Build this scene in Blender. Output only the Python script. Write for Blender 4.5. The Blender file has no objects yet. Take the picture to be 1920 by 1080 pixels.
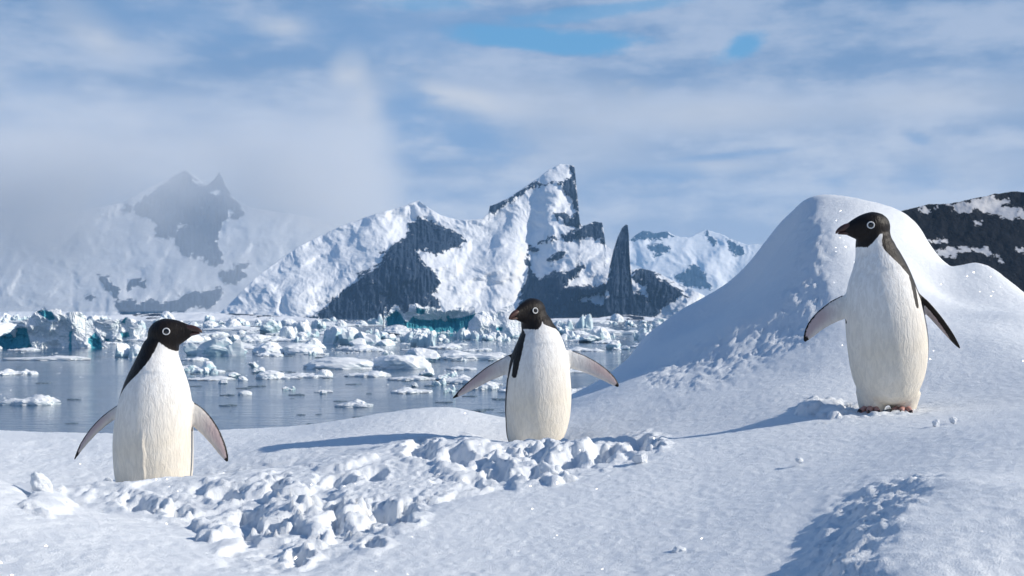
import bpy, bmesh, math
import numpy as np
from mathutils import Vector, Matrix
from mathutils.bvhtree import BVHTree

R = math.radians
scene = bpy.context.scene
COL = scene.collection
F = 1920 * 40.0 / 36.0          # focal length in photo pixels
HZ = 594.0                      # photo row of the horizon
H = 4.0                         # camera height over the sea (sea level is z = 0)

# ------------------------------------------------------------------ camera
cam_d = bpy.data.cameras.new('camera')
cam_d.sensor_width = 36.0
cam_d.lens = 40.0
cam_d.shift_y = (HZ - 540.0) / 1920.0
cam_d.clip_start = 0.05
cam_d.clip_end = 90000.0
cam_d.dof.use_dof = True
cam_d.dof.focus_distance = 4.15
cam_d.dof.aperture_fstop = 11.0
cam = bpy.data.objects.new('camera', cam_d)
cam.location = (0, 0, H)
cam.rotation_euler = (R(90), 0, 0)
COL.objects.link(cam)
scene.camera = cam

# ------------------------------------------------------------------ sun, sky, exposure
SUN_EL, SUN_FRONT = 29.0, 6.0      # elevation; how far the sun stands in front of (camera side of) due right
sun_dir = Vector((math.cos(R(SUN_EL)) * math.cos(R(SUN_FRONT)), -math.cos(R(SUN_EL)) * math.sin(R(SUN_FRONT)), math.sin(R(SUN_EL))))
sl = bpy.data.lights.new('sun', 'SUN')
sl.energy = 5.0
sl.angle = R(0.55)
sl.color = (1.0, 0.93, 0.82)
sun = bpy.data.objects.new('sun', sl)
sun.rotation_euler = sun_dir.to_track_quat('Z', 'Y').to_euler()
COL.objects.link(sun)

scene.view_settings.view_transform = 'Standard'
scene.view_settings.look = 'None'
scene.view_settings.exposure = 0.09
scene.view_settings.gamma = 1.0
scene.view_settings.use_curve_mapping = False
scene.cycles.max_bounces = 6
scene.cycles.diffuse_bounces = 3
scene.cycles.glossy_bounces = 3
scene.cycles.transmission_bounces = 3
scene.cycles.volume_bounces = 3
scene.cycles.use_denoising = True
scene.cycles.sample_clamp_indirect = 6.0

world = bpy.data.worlds.new('World')
scene.world = world
world.use_nodes = True
world.cycles.sampling_method = 'NONE'


class NT:
    """small helper to write node trees"""
    def __init__(self, tree):
        self.t = tree
        tree.nodes.clear()

    def n(self, typ, **kw):
        nd = self.t.nodes.new(typ)
        ins = kw.pop('ins', {})
        for k, v in kw.items():
            setattr(nd, k, v)
        for k, v in ins.items():
            if isinstance(v, bpy.types.NodeSocket):
                self.t.links.new(v, nd.inputs[k])
            else:
                nd.inputs[k].default_value = v
        return nd

    def m(self, op, a, b=0.0, c=0.0, clamp=False):
        nd = self.n('ShaderNodeMath', operation=op, use_clamp=clamp)
        for i, v in enumerate((a, b, c)):
            if isinstance(v, bpy.types.NodeSocket):
                self.t.links.new(v, nd.inputs[i])
            else:
                nd.inputs[i].default_value = v
        return nd.outputs[0]

    def ss(self, x, lo, hi):
        nd = self.n('ShaderNodeMapRange', interpolation_type='SMOOTHSTEP')
        for k, v in (('Value', x), ('From Min', lo), ('From Max', hi)):
            if isinstance(v, bpy.types.NodeSocket):
                self.t.links.new(v, nd.inputs[k])
            else:
                nd.inputs[k].default_value = v
        return nd.outputs[0]

    def mix(self, f, a, b):
        nd = self.n('ShaderNodeMix', data_type='RGBA')
        for sock, v in ((nd.inputs[0], f), (nd.inputs[6], a), (nd.inputs[7], b)):
            if isinstance(v, bpy.types.NodeSocket):
                self.t.links.new(v, sock)
            else:
                sock.default_value = v if not isinstance(v, tuple) else (tuple(v) + (1.0,))[:4]
        return nd.outputs[2]

    def noise(self, vec, scale, detail=4, rough=0.5, dist=0.0):
        nd = self.n('ShaderNodeTexNoise')
        nd.inputs['Scale'].default_value = scale
        nd.inputs['Detail'].default_value = detail
        nd.inputs['Roughness'].default_value = rough
        nd.inputs['Distortion'].default_value = dist
        self.t.links.new(vec, nd.inputs['Vector'])
        return nd.outputs[0]

    def mapping(self, vec, scale=(1, 1, 1), loc=(0, 0, 0), rot=(0, 0, 0)):
        nd = self.n('ShaderNodeMapping', ins={'Vector': vec, 'Scale': scale, 'Location': loc, 'Rotation': rot})
        return nd.outputs[0]


def build_world():
    t = NT(world.node_tree)
    sky = t.n('ShaderNodeTexSky', sky_type='NISHITA', sun_disc=False)
    sky.sun_elevation = R(SUN_EL)
    sky.sun_rotation = R(90.0 + SUN_FRONT)
    sky.air_density = 1.0
    sky.dust_density = 0.6
    sky.ozone_density = 2.0
    skyc = t.n('ShaderNodeVectorMath', operation='SCALE', ins={0: sky.outputs[0], 'Scale': 0.115}).outputs[0]
    tc = t.n('ShaderNodeTexCoord')
    d = tc.outputs['Generated']
    sep = t.n('ShaderNodeSeparateXYZ', ins={0: d})
    x, y, z = sep.outputs
    # screen-like angles, valid all the way round
    az = t.m('ARCTAN2', x, y)
    el = t.m('ARCSINE', z)
    skyc = t.mix(0.65, skyc, t.mix(t.ss(el, 0.22, 0.75), (0.085, 0.36, 0.67), (0.025, 0.115, 0.32)))
    comb = t.n('ShaderNodeCombineXYZ', ins={0: x, 1: y, 2: t.m('MULTIPLY', z, 2.6)}).outputs[0]
    n1 = t.noise(comb, 2.6, 4, 0.56)
    n2 = t.noise(t.mapping(comb, (1, 1, 1.6), (3.1, 1.7, 0.4)), 6.5, 5, 0.56)
    n3 = t.noise(t.mapping(comb, (1, 1, 0.8), (7.1, 4.7, 2.4)), 19.0, 4, 0.6)
    w1 = t.m('SUBTRACT', n1, 0.5)
    w2 = t.m('SUBTRACT', n2, 0.5)
    w3 = t.m('SUBTRACT', n3, 0.5)
    # cloud colour: shaded blue-grey to sunlit cream
    low = t.ss(el, 0.27, 0.03)
    shade = t.mix(low, (0.15, 0.27, 0.475), (0.43, 0.485, 0.60))
    lit = t.mix(low, (0.40, 0.48, 0.63), (0.76, 0.755, 0.77))
    f = t.m('ADD', t.m('MULTIPLY', w1, 1.2), t.m('MULTIPLY', w2, 2.8))
    f = t.m('ADD', f, t.m('MULTIPLY', w3, 1.3))
    f = t.ss(t.m('ADD', f, 0.47), 0.0, 1.0)
    cloud = t.mix(f, shade, lit)

    # traced banks and gaps, each an ellipse in azimuth/elevation with a ragged edge
    def lobe(px, py, rx, ry, wob=0.9, soft=0.55, ang=0.0):
        a0 = math.atan((px - 960) / F)
        e0 = math.atan((HZ - py) / F)
        dx = t.m('SUBTRACT', az, a0)
        dy = t.m('SUBTRACT', el, e0)
        if ang:
            c, s = math.cos(R(ang)), math.sin(R(ang))
            dx2 = t.m('ADD', t.m('MULTIPLY', dx, c), t.m('MULTIPLY', dy, s))
            dy = t.m('SUBTRACT', t.m('MULTIPLY', dy, c), t.m('MULTIPLY', dx, s))
            dx = dx2
        dx = t.m('DIVIDE', dx, rx / F)
        dy = t.m('DIVIDE', dy, ry / F)
        r = t.m('SQRT', t.m('ADD', t.m('MULTIPLY', dx, dx), t.m('MULTIPLY', dy, dy)))
        wobn = t.m('ADD', t.m('MULTIPLY', w2, 2.2 * wob), t.m('MULTIPLY', w3, 1.6 * wob))
        r = t.m('ADD', r, wobn)
        return t.ss(r, 1.0 + soft * 0.3, 1.0 - soft)

    # sunlit banks
    for (px, py, rx, ry, ang, amt, wob, soft) in (
            (525, 60, 60, 22, 0, 0.60, 0.5, 0.9), (652, 140, 34, 46, -35, 0.55, 1.0, 0.95), (690, 205, 44, 80, 12, 0.5, 1.1, 0.95),
            (860, 185, 150, 30, -10, 0.62, 0.8, 0.8), (180, 100, 95, 42, -30, 0.42, 0.7, 0.95),
            (80, 300, 110, 34, 0, 0.62, 0.8, 0.9), (1000, 200, 260, 60, -4, 0.35, 0.9, 0.95),
            (1330, 220, 260, 46, 0, 0.52, 0.9, 0.95), (1760, 215, 240, 40, 0, 0.35, 0.9, 0.95),
            (670, 330, 80, 150, 10, 0.45, 0.6, 0.95), (1320, 316, 120, 16, 0, 0.5, 0.8, 0.9),
            (1060, 290, 190, 40, 0, 0.30, 0.9, 0.95), (1820, 340, 120, 40, 0, 0.35, 0.9, 0.9),
            (560, 335, 26, 9, 0, 0.5, 0.5, 0.9)):
        k = t.m('MULTIPLY', lobe(px, py, rx, ry, wob, soft, ang), amt)
        cloud = t.mix(k, cloud, (0.75, 0.735, 0.73))
    # shaded banks
    for (px, py, rx, ry, ang, amt, wob, soft) in (
            (760, 220, 70, 95, 25, 0.75, 0.9, 0.9), (860, 250, 130, 55, -18, 0.75, 1.0, 0.9),
            (480, 300, 90, 60, 0, 0.45, 0.8, 0.95), (1720, 280, 32, 14, -20, 0.55, 0.6, 0.9),
            (1380, 296, 150, 9, 4, 0.5, 0.6, 0.9), (1250, 330, 95, 20, 0, 0.45, 0.9, 0.9),
            (1720, 355, 60, 32, 0, 0.45, 0.9, 0.9), (1560, 350, 50, 22, 0, 0.45, 0.9, 0.9),
            (330, 60, 190, 60, 0, 0.55, 0.8, 0.95), (760, 60, 300, 75, 0, 0.55, 0.8, 0.95),
            (1690, 8, 60, 18, 0, 0.6, 0.6, 0.9), (60, 200, 60, 70, 0, 0.3, 0.8, 0.9)):
        k = t.m('MULTIPLY', lobe(px, py, rx, ry, wob, soft, ang), amt)
        cloud = t.mix(k, cloud, (0.20, 0.335, 0.56))
    # gaps of blue
    gap = None
    for (px, py, rx, ry, ang, amt) in (
            (1030, 78, 190, 24, -3, 1.0), (1390, 95, 60, 26, 20, 1.0), (1150, 20, 190, 17, 6, 0.7),
            (800, 8, 120, 16, 0, 0.6)):
        k = t.m('MULTIPLY', lobe(px, py, rx, ry, 0.8, 0.55, ang), amt)
        gap = k if gap is None else t.m('MAXIMUM', gap, k)
    # unseen sky above the frame, opened to deep blue to darken fill light
    up = t.m('MULTIPLY', t.ss(el, 0.30, 0.6), t.ss(t.m('ADD', t.m('MULTIPLY', w1, 3.0), t.m('MULTIPLY', w2, 2.0)), 1.3, 0.4))
    gap = t.m('MAXIMUM', gap, up)
    col = t.mix(gap, cloud, skyc)
    bg = t.n('ShaderNodeBackground', ins={'Color': col, 'Strength': 1.0})
    out = t.n('ShaderNodeOutputWorld')
    t.t.links.new(bg.outputs[0], out.inputs[0])


build_world()


# ------------------------------------------------------------------ numeric helpers
def P(px, py, d):
    """the point seen at photo pixel (px, py), at distance d along the view axis"""
    return np.array([(px - 960.0) / F * d, d, H - (py - HZ) / F * d])


def sea_d(py):
    return H * F / (py - HZ)


def _h(i, j, k, seed):
    i = (i.astype(np.int64) & 0xffffffff).astype(np.uint32)
    j = (j.astype(np.int64) & 0xffffffff).astype(np.uint32)
    k = (k.astype(np.int64) & 0xffffffff).astype(np.uint32)
    h = i * np.uint32(374761393) + j * np.uint32(668265263) + k * np.uint32(2147483647) + np.uint32((seed * 362437) & 0xffffffff)
    h = (h ^ (h >> np.uint32(13))) * np.uint32(1274126177)
    h = (h ^ (h >> np.uint32(15))) * np.uint32(2246822519)
    return ((h ^ (h >> np.uint32(16))) & np.uint32(0xffffff)).astype(np.float64) / float(0xffffff)


def vn2(x, y, seed=0):
    i, j = np.floor(x), np.floor(y)
    u, v = x - i, y - j
    u = u * u * u * (u * (u * 6 - 15) + 10)
    v = v * v * v * (v * (v * 6 - 15) + 10)
    k = np.zeros_like(i)
    a = _h(i, j, k, seed); b = _h(i + 1, j, k, seed); c = _h(i, j + 1, k, seed); d = _h(i + 1, j + 1, k, seed)
    return 2 * (a + (b - a) * u + (c - a) * v + (a - b - c + d) * u * v) - 1


def vn3(x, y, z, seed=0):
    i, j, k = np.floor(x), np.floor(y), np.floor(z)
    u, v, w = x - i, y - j, z - k
    u = u * u * (3 - 2 * u); v = v * v * (3 - 2 * v); w = w * w * (3 - 2 * w)
    r = 0
    for di in (0, 1):
        for dj in (0, 1):
            for dk in (0, 1):
                r = r + _h(i + di, j + dj, k + dk, seed) * (u if di else 1 - u) * (v if dj else 1 - v) * (w if dk else 1 - w)
    return 2 * r - 1


def fbm2(x, y, oct=5, seed=0, gain=0.5, lac=2.03, ridged=False, billow=False):
    a, s, n = 1.0, 0.0, 0.0
    for o in range(oct):
        v = vn2(x + 17.3 * o, y - 9.1 * o, seed + o)
        if ridged:
            v = 1 - 2 * np.abs(v)
        if billow:
            v = 2 * np.abs(v) - 1
        s = s + a * v; n += a
        a *= gain; x = x * lac; y = y * lac
    return s / n


def fbm3(p, oct=4, seed=0, gain=0.5, ridged=False):
    x, y, z = p[..., 0], p[..., 1], p[..., 2]
    a, s, n = 1.0, 0.0, 0.0
    for o in range(oct):
        v = vn3(x + 7.7 * o, y - 3.1 * o, z + 5.3 * o, seed + o)
        if ridged:
            v = 1 - 2 * np.abs(v)
        s = s + a * v; n += a
        a *= gain; x = x * 2.03; y = y * 2.03; z = z * 2.03
    return s / n


def sstep(x, a, b):
    t = np.clip((x - a) / (b - a), 0, 1)
    return t * t * (3 - 2 * t)


def poly_sd(px, py, poly):
    """signed distance to a polygon, positive inside"""
    poly = np.asarray(poly, float)
    d2 = np.full(px.shape, 1e18)
    ins = np.zeros(px.shape, bool)
    for (x0, y0), (x1, y1) in zip(poly, np.roll(poly, -1, 0)):
        ex, ey = x1 - x0, y1 - y0
        t = np.clip(((px - x0) * ex + (py - y0) * ey) / (ex * ex + ey * ey + 1e-12), 0, 1)
        d2 = np.minimum(d2, (px - x0 - t * ex) ** 2 + (py - y0 - t * ey) ** 2)
        c = ((y0 > py) != (y1 > py)) & (px < (x1 - x0) * (py - y0) / (y1 - y0 + 1e-12) + x0)
        ins ^= c
    d = np.sqrt(d2)
    return np.where(ins, d, -d)


def grid_faces(nr, nc):
    idx = np.arange(nr * nc).reshape(nr, nc)
    return np.stack([idx[:-1, :-1], idx[:-1, 1:], idx[1:, 1:], idx[1:, :-1]], -1).reshape(-1, 4)


def mesh_np(name, verts, faces, smooth=True):
    me = bpy.data.meshes.new(name)
    verts = np.asarray(verts, np.float32).reshape(-1, 3)
    faces = np.asarray(faces, np.int32)
    k = faces.shape[1]
    me.vertices.add(len(verts)); me.vertices.foreach_set('co', verts.ravel())
    me.loops.add(faces.size); me.loops.foreach_set('vertex_index', faces.ravel())
    me.polygons.add(len(faces))
    me.polygons.foreach_set('loop_start', np.arange(0, faces.size, k, dtype=np.int32))
    me.update(calc_edges=True)
    me.validate()
    me.polygons.foreach_set('use_smooth', np.full(len(me.polygons), smooth))
    return me


def attr(me, name, vals):
    a = me.attributes.new(name, 'FLOAT', 'POINT')
    a.data.foreach_set('value', np.asarray(vals, np.float32).ravel())


def obj(name, me, mat=None, parent=None, loc=None):
    o = bpy.data.objects.new(name, me)
    if mat is not None and me is not None and not me.materials:
        me.materials.append(mat)
    COL.objects.link(o)
    if parent is not None:
        o.parent = parent
    if loc is not None:
        o.location = loc
    return o


def tag(o, label=None, cat=None, group=None, kind=None):
    for k, v in (('label', label), ('category', cat), ('group', group), ('kind', kind)):
        if v:
            o[k] = v
    return o


def tube(path, rad, seg=20, caps=True, W=None, rad2=None):
    """closed loft of ellipses along a path; W gives the direction of rad, rad2 the other radius"""
    path = np.asarray(path, float)
    n = len(path)
    T = np.gradient(path, axis=0)
    T /= np.linalg.norm(T, axis=1)[:, None] + 1e-12
    rad = np.asarray(rad, float)
    rad2 = rad if rad2 is None else np.asarray(rad2, float)
    V = []
    ref = np.array([0, 1.0, 0]) if W is None else None
    for i in range(n):
        w = np.cross(ref, T[i]) if W is None else np.asarray(W[i] if np.ndim(W) == 2 else W, float)
        w = w - T[i] * np.dot(w, T[i]); w /= np.linalg.norm(w) + 1e-12
        u = np.cross(T[i], w)
        a = np.linspace(0, 2 * math.pi, seg, endpoint=False)
        V.append(path[i] + rad[i] * np.cos(a)[:, None] * w + rad2[i] * np.sin(a)[:, None] * u)
    V = np.concatenate(V)
    fs = []
    for i in range(n - 1):
        for j in range(seg):
            k = (j + 1) % seg
            fs.append((i * seg + j, i * seg + k, (i + 1) * seg + k, (i + 1) * seg + j))
    V = np.vstack([V, path[0], path[-1]])
    a, b = len(V) - 2, len(V) - 1
    for j in range(seg):
        k = (j + 1) % seg
        fs.append((a, k, j)); fs.append((b, (n - 1) * seg + j, (n - 1) * seg + k))
    return V, fs


def join_shells(shells):
    V, Fs, o = [], [], 0
    for v, f in shells:
        V.append(v); Fs += [tuple(i + o for i in q) for q in f]; o += len(v)
    return np.vstack(V), Fs


def mesh_poly(name, V, Fs, smooth=True):
    me = bpy.data.meshes.new(name)
    me.from_pydata([tuple(map(float, v)) for v in V], [], Fs)
    me.update()
    me.polygons.foreach_set('use_smooth', np.full(len(me.polygons), smooth))
    return me


# ------------------------------------------------------------------ materials
def new_mat(name):
    m = bpy.data.materials.new(name)
    m.use_nodes = True
    t = NT(m.node_tree)
    out = t.n('ShaderNodeOutputMaterial')
    return m, t, out


def principled(t, out, **ins):
    b = t.n('ShaderNodeBsdfPrincipled')
    for k, v in ins.items():
        k = k.replace('_', ' ')
        if isinstance(v, bpy.types.NodeSocket):
            t.t.links.new(v, b.inputs[k])
        else:
            b.inputs[k].default_value = v if not (isinstance(v, tuple) and len(v) == 3 and k in ('Base Color',)) else v + (1.0,)
    t.t.links.new(b.outputs[0], out.inputs[0])
    return b


def mat_snow():
    m, t, out = new_mat('snow')
    co = t.n('ShaderNodeTexCoord').outputs['Object']
    n1 = t.noise(co, 3.0, 5, 0.6)
    n2 = t.noise(co, 38.0, 3, 0.5)
    n3 = t.noise(co, 330.0, 3, 0.65)
    base = t.mix(n1, (0.79, 0.83, 0.88), (0.835, 0.86, 0.89))
    hgt = t.m('ADD', t.m('MULTIPLY', n2, 0.55), t.m('MULTIPLY', n3, 0.5))
    bump = t.n('ShaderNodeBump', ins={'Strength': 0.8, 'Distance': 0.010, 'Height': hgt}).outputs[0]
    b = principled(t, out, Base_Color=base, Roughness=0.62, Normal=bump, IOR=1.31)
    b.inputs['Specular IOR Level'].default_value = 0.25
    b.inputs['Subsurface Weight'].default_value = 0.0
    # ice crystals: sparse tiny mirrors
    vor = t.n('ShaderNodeTexVoronoi', feature='F1', ins={'Vector': co, 'Scale': 130.0})
    sepc = t.n('ShaderNodeSeparateColor', ins={0: vor.outputs['Color']})
    spot = t.m('MULTIPLY', t.ss(vor.outputs['Distance'], 0.36, 0.26), t.m('GREATER_THAN', sepc.outputs[0], 0.93))
    rnd = t.n('ShaderNodeVectorMath', operation='SUBTRACT', ins={0: vor.outputs['Color'], 1: (0.5, 0.5, 0.5)}).outputs[0]
    geo = t.n('ShaderNodeNewGeometry')
    nr = t.n('ShaderNodeVectorMath', operation='MULTIPLY_ADD', ins={0: rnd, 1: (1.2, 1.2, 1.2), 2: geo.outputs['Normal']}).outputs[0]
    nr = t.n('ShaderNodeVectorMath', operation='NORMALIZE', ins={0: nr}).outputs[0]
    gl = t.n('ShaderNodeBsdfGlossy', ins={'Color': (1, 1, 1, 1), 'Roughness': 0.28, 'Normal': nr})
    mx = t.n('ShaderNodeMixShader', ins={0: t.m('MULTIPLY', spot, 0.8), 1: b.outputs[0], 2: gl.outputs[0]})
    t.t.links.new(mx.outputs[0], out.inputs[0])
    return m


def mat_ice(name='ice', blue=0.5, deep=(0.16, 0.50, 0.60), traced=False):
    m, t, out = new_mat(name)
    co = t.n('ShaderNodeTexCoord').outputs['Object']
    geo = t.n('ShaderNodeNewGeometry')
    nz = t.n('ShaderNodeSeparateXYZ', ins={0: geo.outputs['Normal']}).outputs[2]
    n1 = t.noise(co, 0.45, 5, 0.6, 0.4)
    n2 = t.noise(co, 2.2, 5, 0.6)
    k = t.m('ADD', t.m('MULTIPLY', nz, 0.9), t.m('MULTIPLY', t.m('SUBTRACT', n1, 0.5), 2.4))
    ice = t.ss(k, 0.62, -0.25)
    if traced:                                              # traced teal zones: blue ice hollows plus painted shade, kept in the mesh
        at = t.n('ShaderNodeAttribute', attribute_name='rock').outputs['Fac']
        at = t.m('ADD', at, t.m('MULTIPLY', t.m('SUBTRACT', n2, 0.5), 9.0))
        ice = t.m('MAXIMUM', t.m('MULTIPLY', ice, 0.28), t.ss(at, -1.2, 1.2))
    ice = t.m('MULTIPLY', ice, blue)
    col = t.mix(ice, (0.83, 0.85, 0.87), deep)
    bump = t.n('ShaderNodeBump', ins={'Strength': 0.6, 'Distance': 0.25, 'Height': n2}).outputs[0]
    b = principled(t, out, Base_Color=col, Roughness=0.42, Normal=bump, IOR=1.31)
    b.inputs['Specular IOR Level'].default_value = 0.35
    return m


def mat_dark_sliver():
    m, t, out = new_mat('reflection_clear_ice')  # dark tones stand for water reflections as well as clear ice
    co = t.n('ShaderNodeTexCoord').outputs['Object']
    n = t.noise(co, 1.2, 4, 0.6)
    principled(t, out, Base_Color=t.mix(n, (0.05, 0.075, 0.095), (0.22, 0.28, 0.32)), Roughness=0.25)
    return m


def mat_sea():
    m, t, out = new_mat('sea_water')
    co = t.n('ShaderNodeTexCoord').outputs['Object']
    a = t.noise(t.mapping(co, (0.5, 1.3, 1)), 1.6, 4, 0.6)
    b2 = t.noise(t.mapping(co, (0.25, 0.8, 1), (5, 3, 0)), 0.16, 4, 0.55)
    c = t.noise(t.mapping(co, (0.3, 1.0, 1), (15, 8, 0)), 0.035, 4, 0.6)
    hgt = t.m('ADD', t.m('MULTIPLY', a, 0.35), t.m('MULTIPLY', b2, 1.0))
    calm = t.ss(c, 0.35, 0.65)
    bump = t.n('ShaderNodeBump', ins={'Strength': 0.4, 'Distance': 0.25, 'Height': hgt}).outputs[0]
    rough = t.m('ADD', 0.06, t.m('MULTIPLY', calm, 0.10))
    b = principled(t, out, Base_Color=(0.02, 0.085, 0.17), Roughness=rough, Normal=bump, IOR=1.33)
    return m


def mat_mountain(name, rock_a, rock_b, edge=3.0, snow=(0.82, 0.83, 0.85), nscale=0.012, bumpd=10.0, dusting=0.5):
    """rock and snow told apart by the 'rock' attribute (signed, metres-like) with a ragged edge"""
    m, t, out = new_mat(name)
    co = t.n('ShaderNodeTexCoord').outputs['Object']
    rk = t.n('ShaderNodeAttribute', attribute_name='rock').outputs['Fac']
    e1 = t.noise(co, nscale * 3, 6, 0.62)
    e2 = t.noise(t.mapping(co, (1, 1, 0.35)), nscale * 8, 5, 0.62)
    k = t.m('ADD', rk, t.m('MULTIPLY', t.m('SUBTRACT', e1, 0.5), edge * 15))
    k = t.m('ADD', k, t.m('MULTIPLY', t.m('SUBTRACT', e2, 0.5), edge * 12))
    f = t.ss(k, -0.7, 0.9)
    st = t.noise(t.mapping(co, (1.6, 1.6, 0.3)), nscale * 4, 6, 0.65)
    rock = t.mix(st, rock_a, rock_b)
    dust = t.ss(t.m('ADD', t.m('MULTIPLY', e2, 0.6), t.m('MULTIPLY', e1, 0.4)), 0.60, 0.66)
    rock = t.mix(t.m('MULTIPLY', dust, dusting), rock, snow)
    sn = t.mix(e1, (snow[0] * 0.95, snow[1] * 0.97, snow[2]), snow)
    col = t.mix(f, sn, rock)
    hg = t.m('ADD', t.m('MULTIPLY', st, f), t.m('MULTIPLY', t.noise(co, nscale * 2.5, 6, 0.55), 0.6))
    bump = t.n('ShaderNodeBump', ins={'Strength': 0.8, 'Distance': bumpd, 'Height': hg}).outputs[0]
    b = principled(t, out, Base_Color=col, Roughness=0.85, Normal=bump)
    b.inputs['Specular IOR Level'].default_value = 0.12
    return m


def plain(name, col, rough=0.5, spec=0.5, **kw):
    m, t, out = new_mat(name)
    co = t.n('ShaderNodeTexCoord').outputs['Object']
    n = t.noise(co, kw.get('scale', 60.0), 4, 0.6)
    c2 = kw.get('col2', tuple(c * 0.75 for c in col))
    b = principled(t, out, Base_Color=t.mix(n, col, c2), Roughness=rough)
    b.inputs['Specular IOR Level'].default_value = spec
    return m


def mat_plumage():
    m, t, out = new_mat('plumage')
    co = t.n('ShaderNodeTexCoord').outputs['Object']
    blk = t.n('ShaderNodeAttribute', attribute_name='dark').outputs['Fac']
    pnk = t.n('ShaderNodeAttribute', attribute_name='skin').outputs['Fac']
    crm = t.n('ShaderNodeAttribute', attribute_name='cream').outputs['Fac']
    fine = t.noise(t.mapping(co, (1, 1, 0.22)), 190.0, 4, 0.62, 0.6)
    fine2 = t.noise(t.mapping(co, (1, 1, 0.3), (3, 1, 2)), 75.0, 4, 0.6, 0.8)
    big = t.noise(co, 9.0, 4, 0.6)
    edge = t.m('ADD', blk, t.m('MULTIPLY', t.m('SUBTRACT', fine, 0.5), 0.009))
    f = t.ss(edge, -0.0016, 0.0016)
    wh = t.mix(t.m('MULTIPLY', crm, t.m('ADD', 0.55, t.m('MULTIPLY', big, 0.9))), (0.85, 0.845, 0.83), (0.74, 0.66, 0.53))
    wh = t.mix(t.ss(fine2, 0.60, 0.40), wh, t.mix(0.25, wh, (0.45, 0.42, 0.38)))
    pk = t.mix(big, (0.52, 0.40, 0.39), (0.42, 0.34, 0.34))
    wh = t.mix(pnk, wh, pk)
    bk = t.mix(fine2, (0.005, 0.004, 0.004), (0.016, 0.012, 0.011))
    col = t.mix(f, wh, bk)
    hg = t.m('ADD', t.m('MULTIPLY', fine, 0.5), t.m('MULTIPLY', fine2, 1.0))
    bump = t.n('ShaderNodeBump', ins={'Strength': 0.55, 'Distance': 0.006, 'Height': hg}).outputs[0]
    rough = t.m('SUBTRACT', 0.72, t.m('MULTIPLY', f, 0.22))
    b = principled(t, out, Base_Color=col, Roughness=rough, Normal=bump)
    b.inputs['Specular IOR Level'].default_value = 0.22
    return m


M = dict(snow=mat_snow(), ice=mat_ice(), ice_blue_shade=mat_ice('blue_ice_shade', 1.0, (0.07, 0.33, 0.42), True), ice_white=mat_ice('white_ice', 0.3, (0.35, 0.62, 0.72)), wet=mat_dark_sliver(), sea=mat_sea(),
         plum=mat_plumage(),
         beak=plain('horn', (0.018, 0.010, 0.009), 0.35, 0.5, col2=(0.10, 0.042, 0.032), scale=55.0),
         eye=plain('eye_black', (0.004, 0.004, 0.004), 0.08, 0.6),
         ring=plain('eye_ring_white', (0.80, 0.80, 0.79), 0.6, 0.3),
         foot=plain('foot_skin', (0.50, 0.27, 0.23), 0.55, 0.4, col2=(0.34, 0.18, 0.16)),
         claw=plain('claw_horn', (0.03, 0.02, 0.018), 0.4, 0.5),
         mtn_c=mat_mountain('mountain_rock_snow', (0.010, 0.030, 0.065), (0.048, 0.066, 0.105), 2.2),  # blue of the haze is painted into these rock colours
         mtn_l=mat_mountain('veiled_rock_snow', (0.006, 0.030, 0.070), (0.025, 0.05, 0.095), 1.8, nscale=0.008),  # rock tones carry a painted haze blue here too
         hill=mat_mountain('dark_hill_rock', (0.003, 0.006, 0.012), (0.011, 0.013, 0.020), 2.2, snow=(0.55, 0.55, 0.57), nscale=0.05, bumpd=2.0, dusting=0.08))


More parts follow.
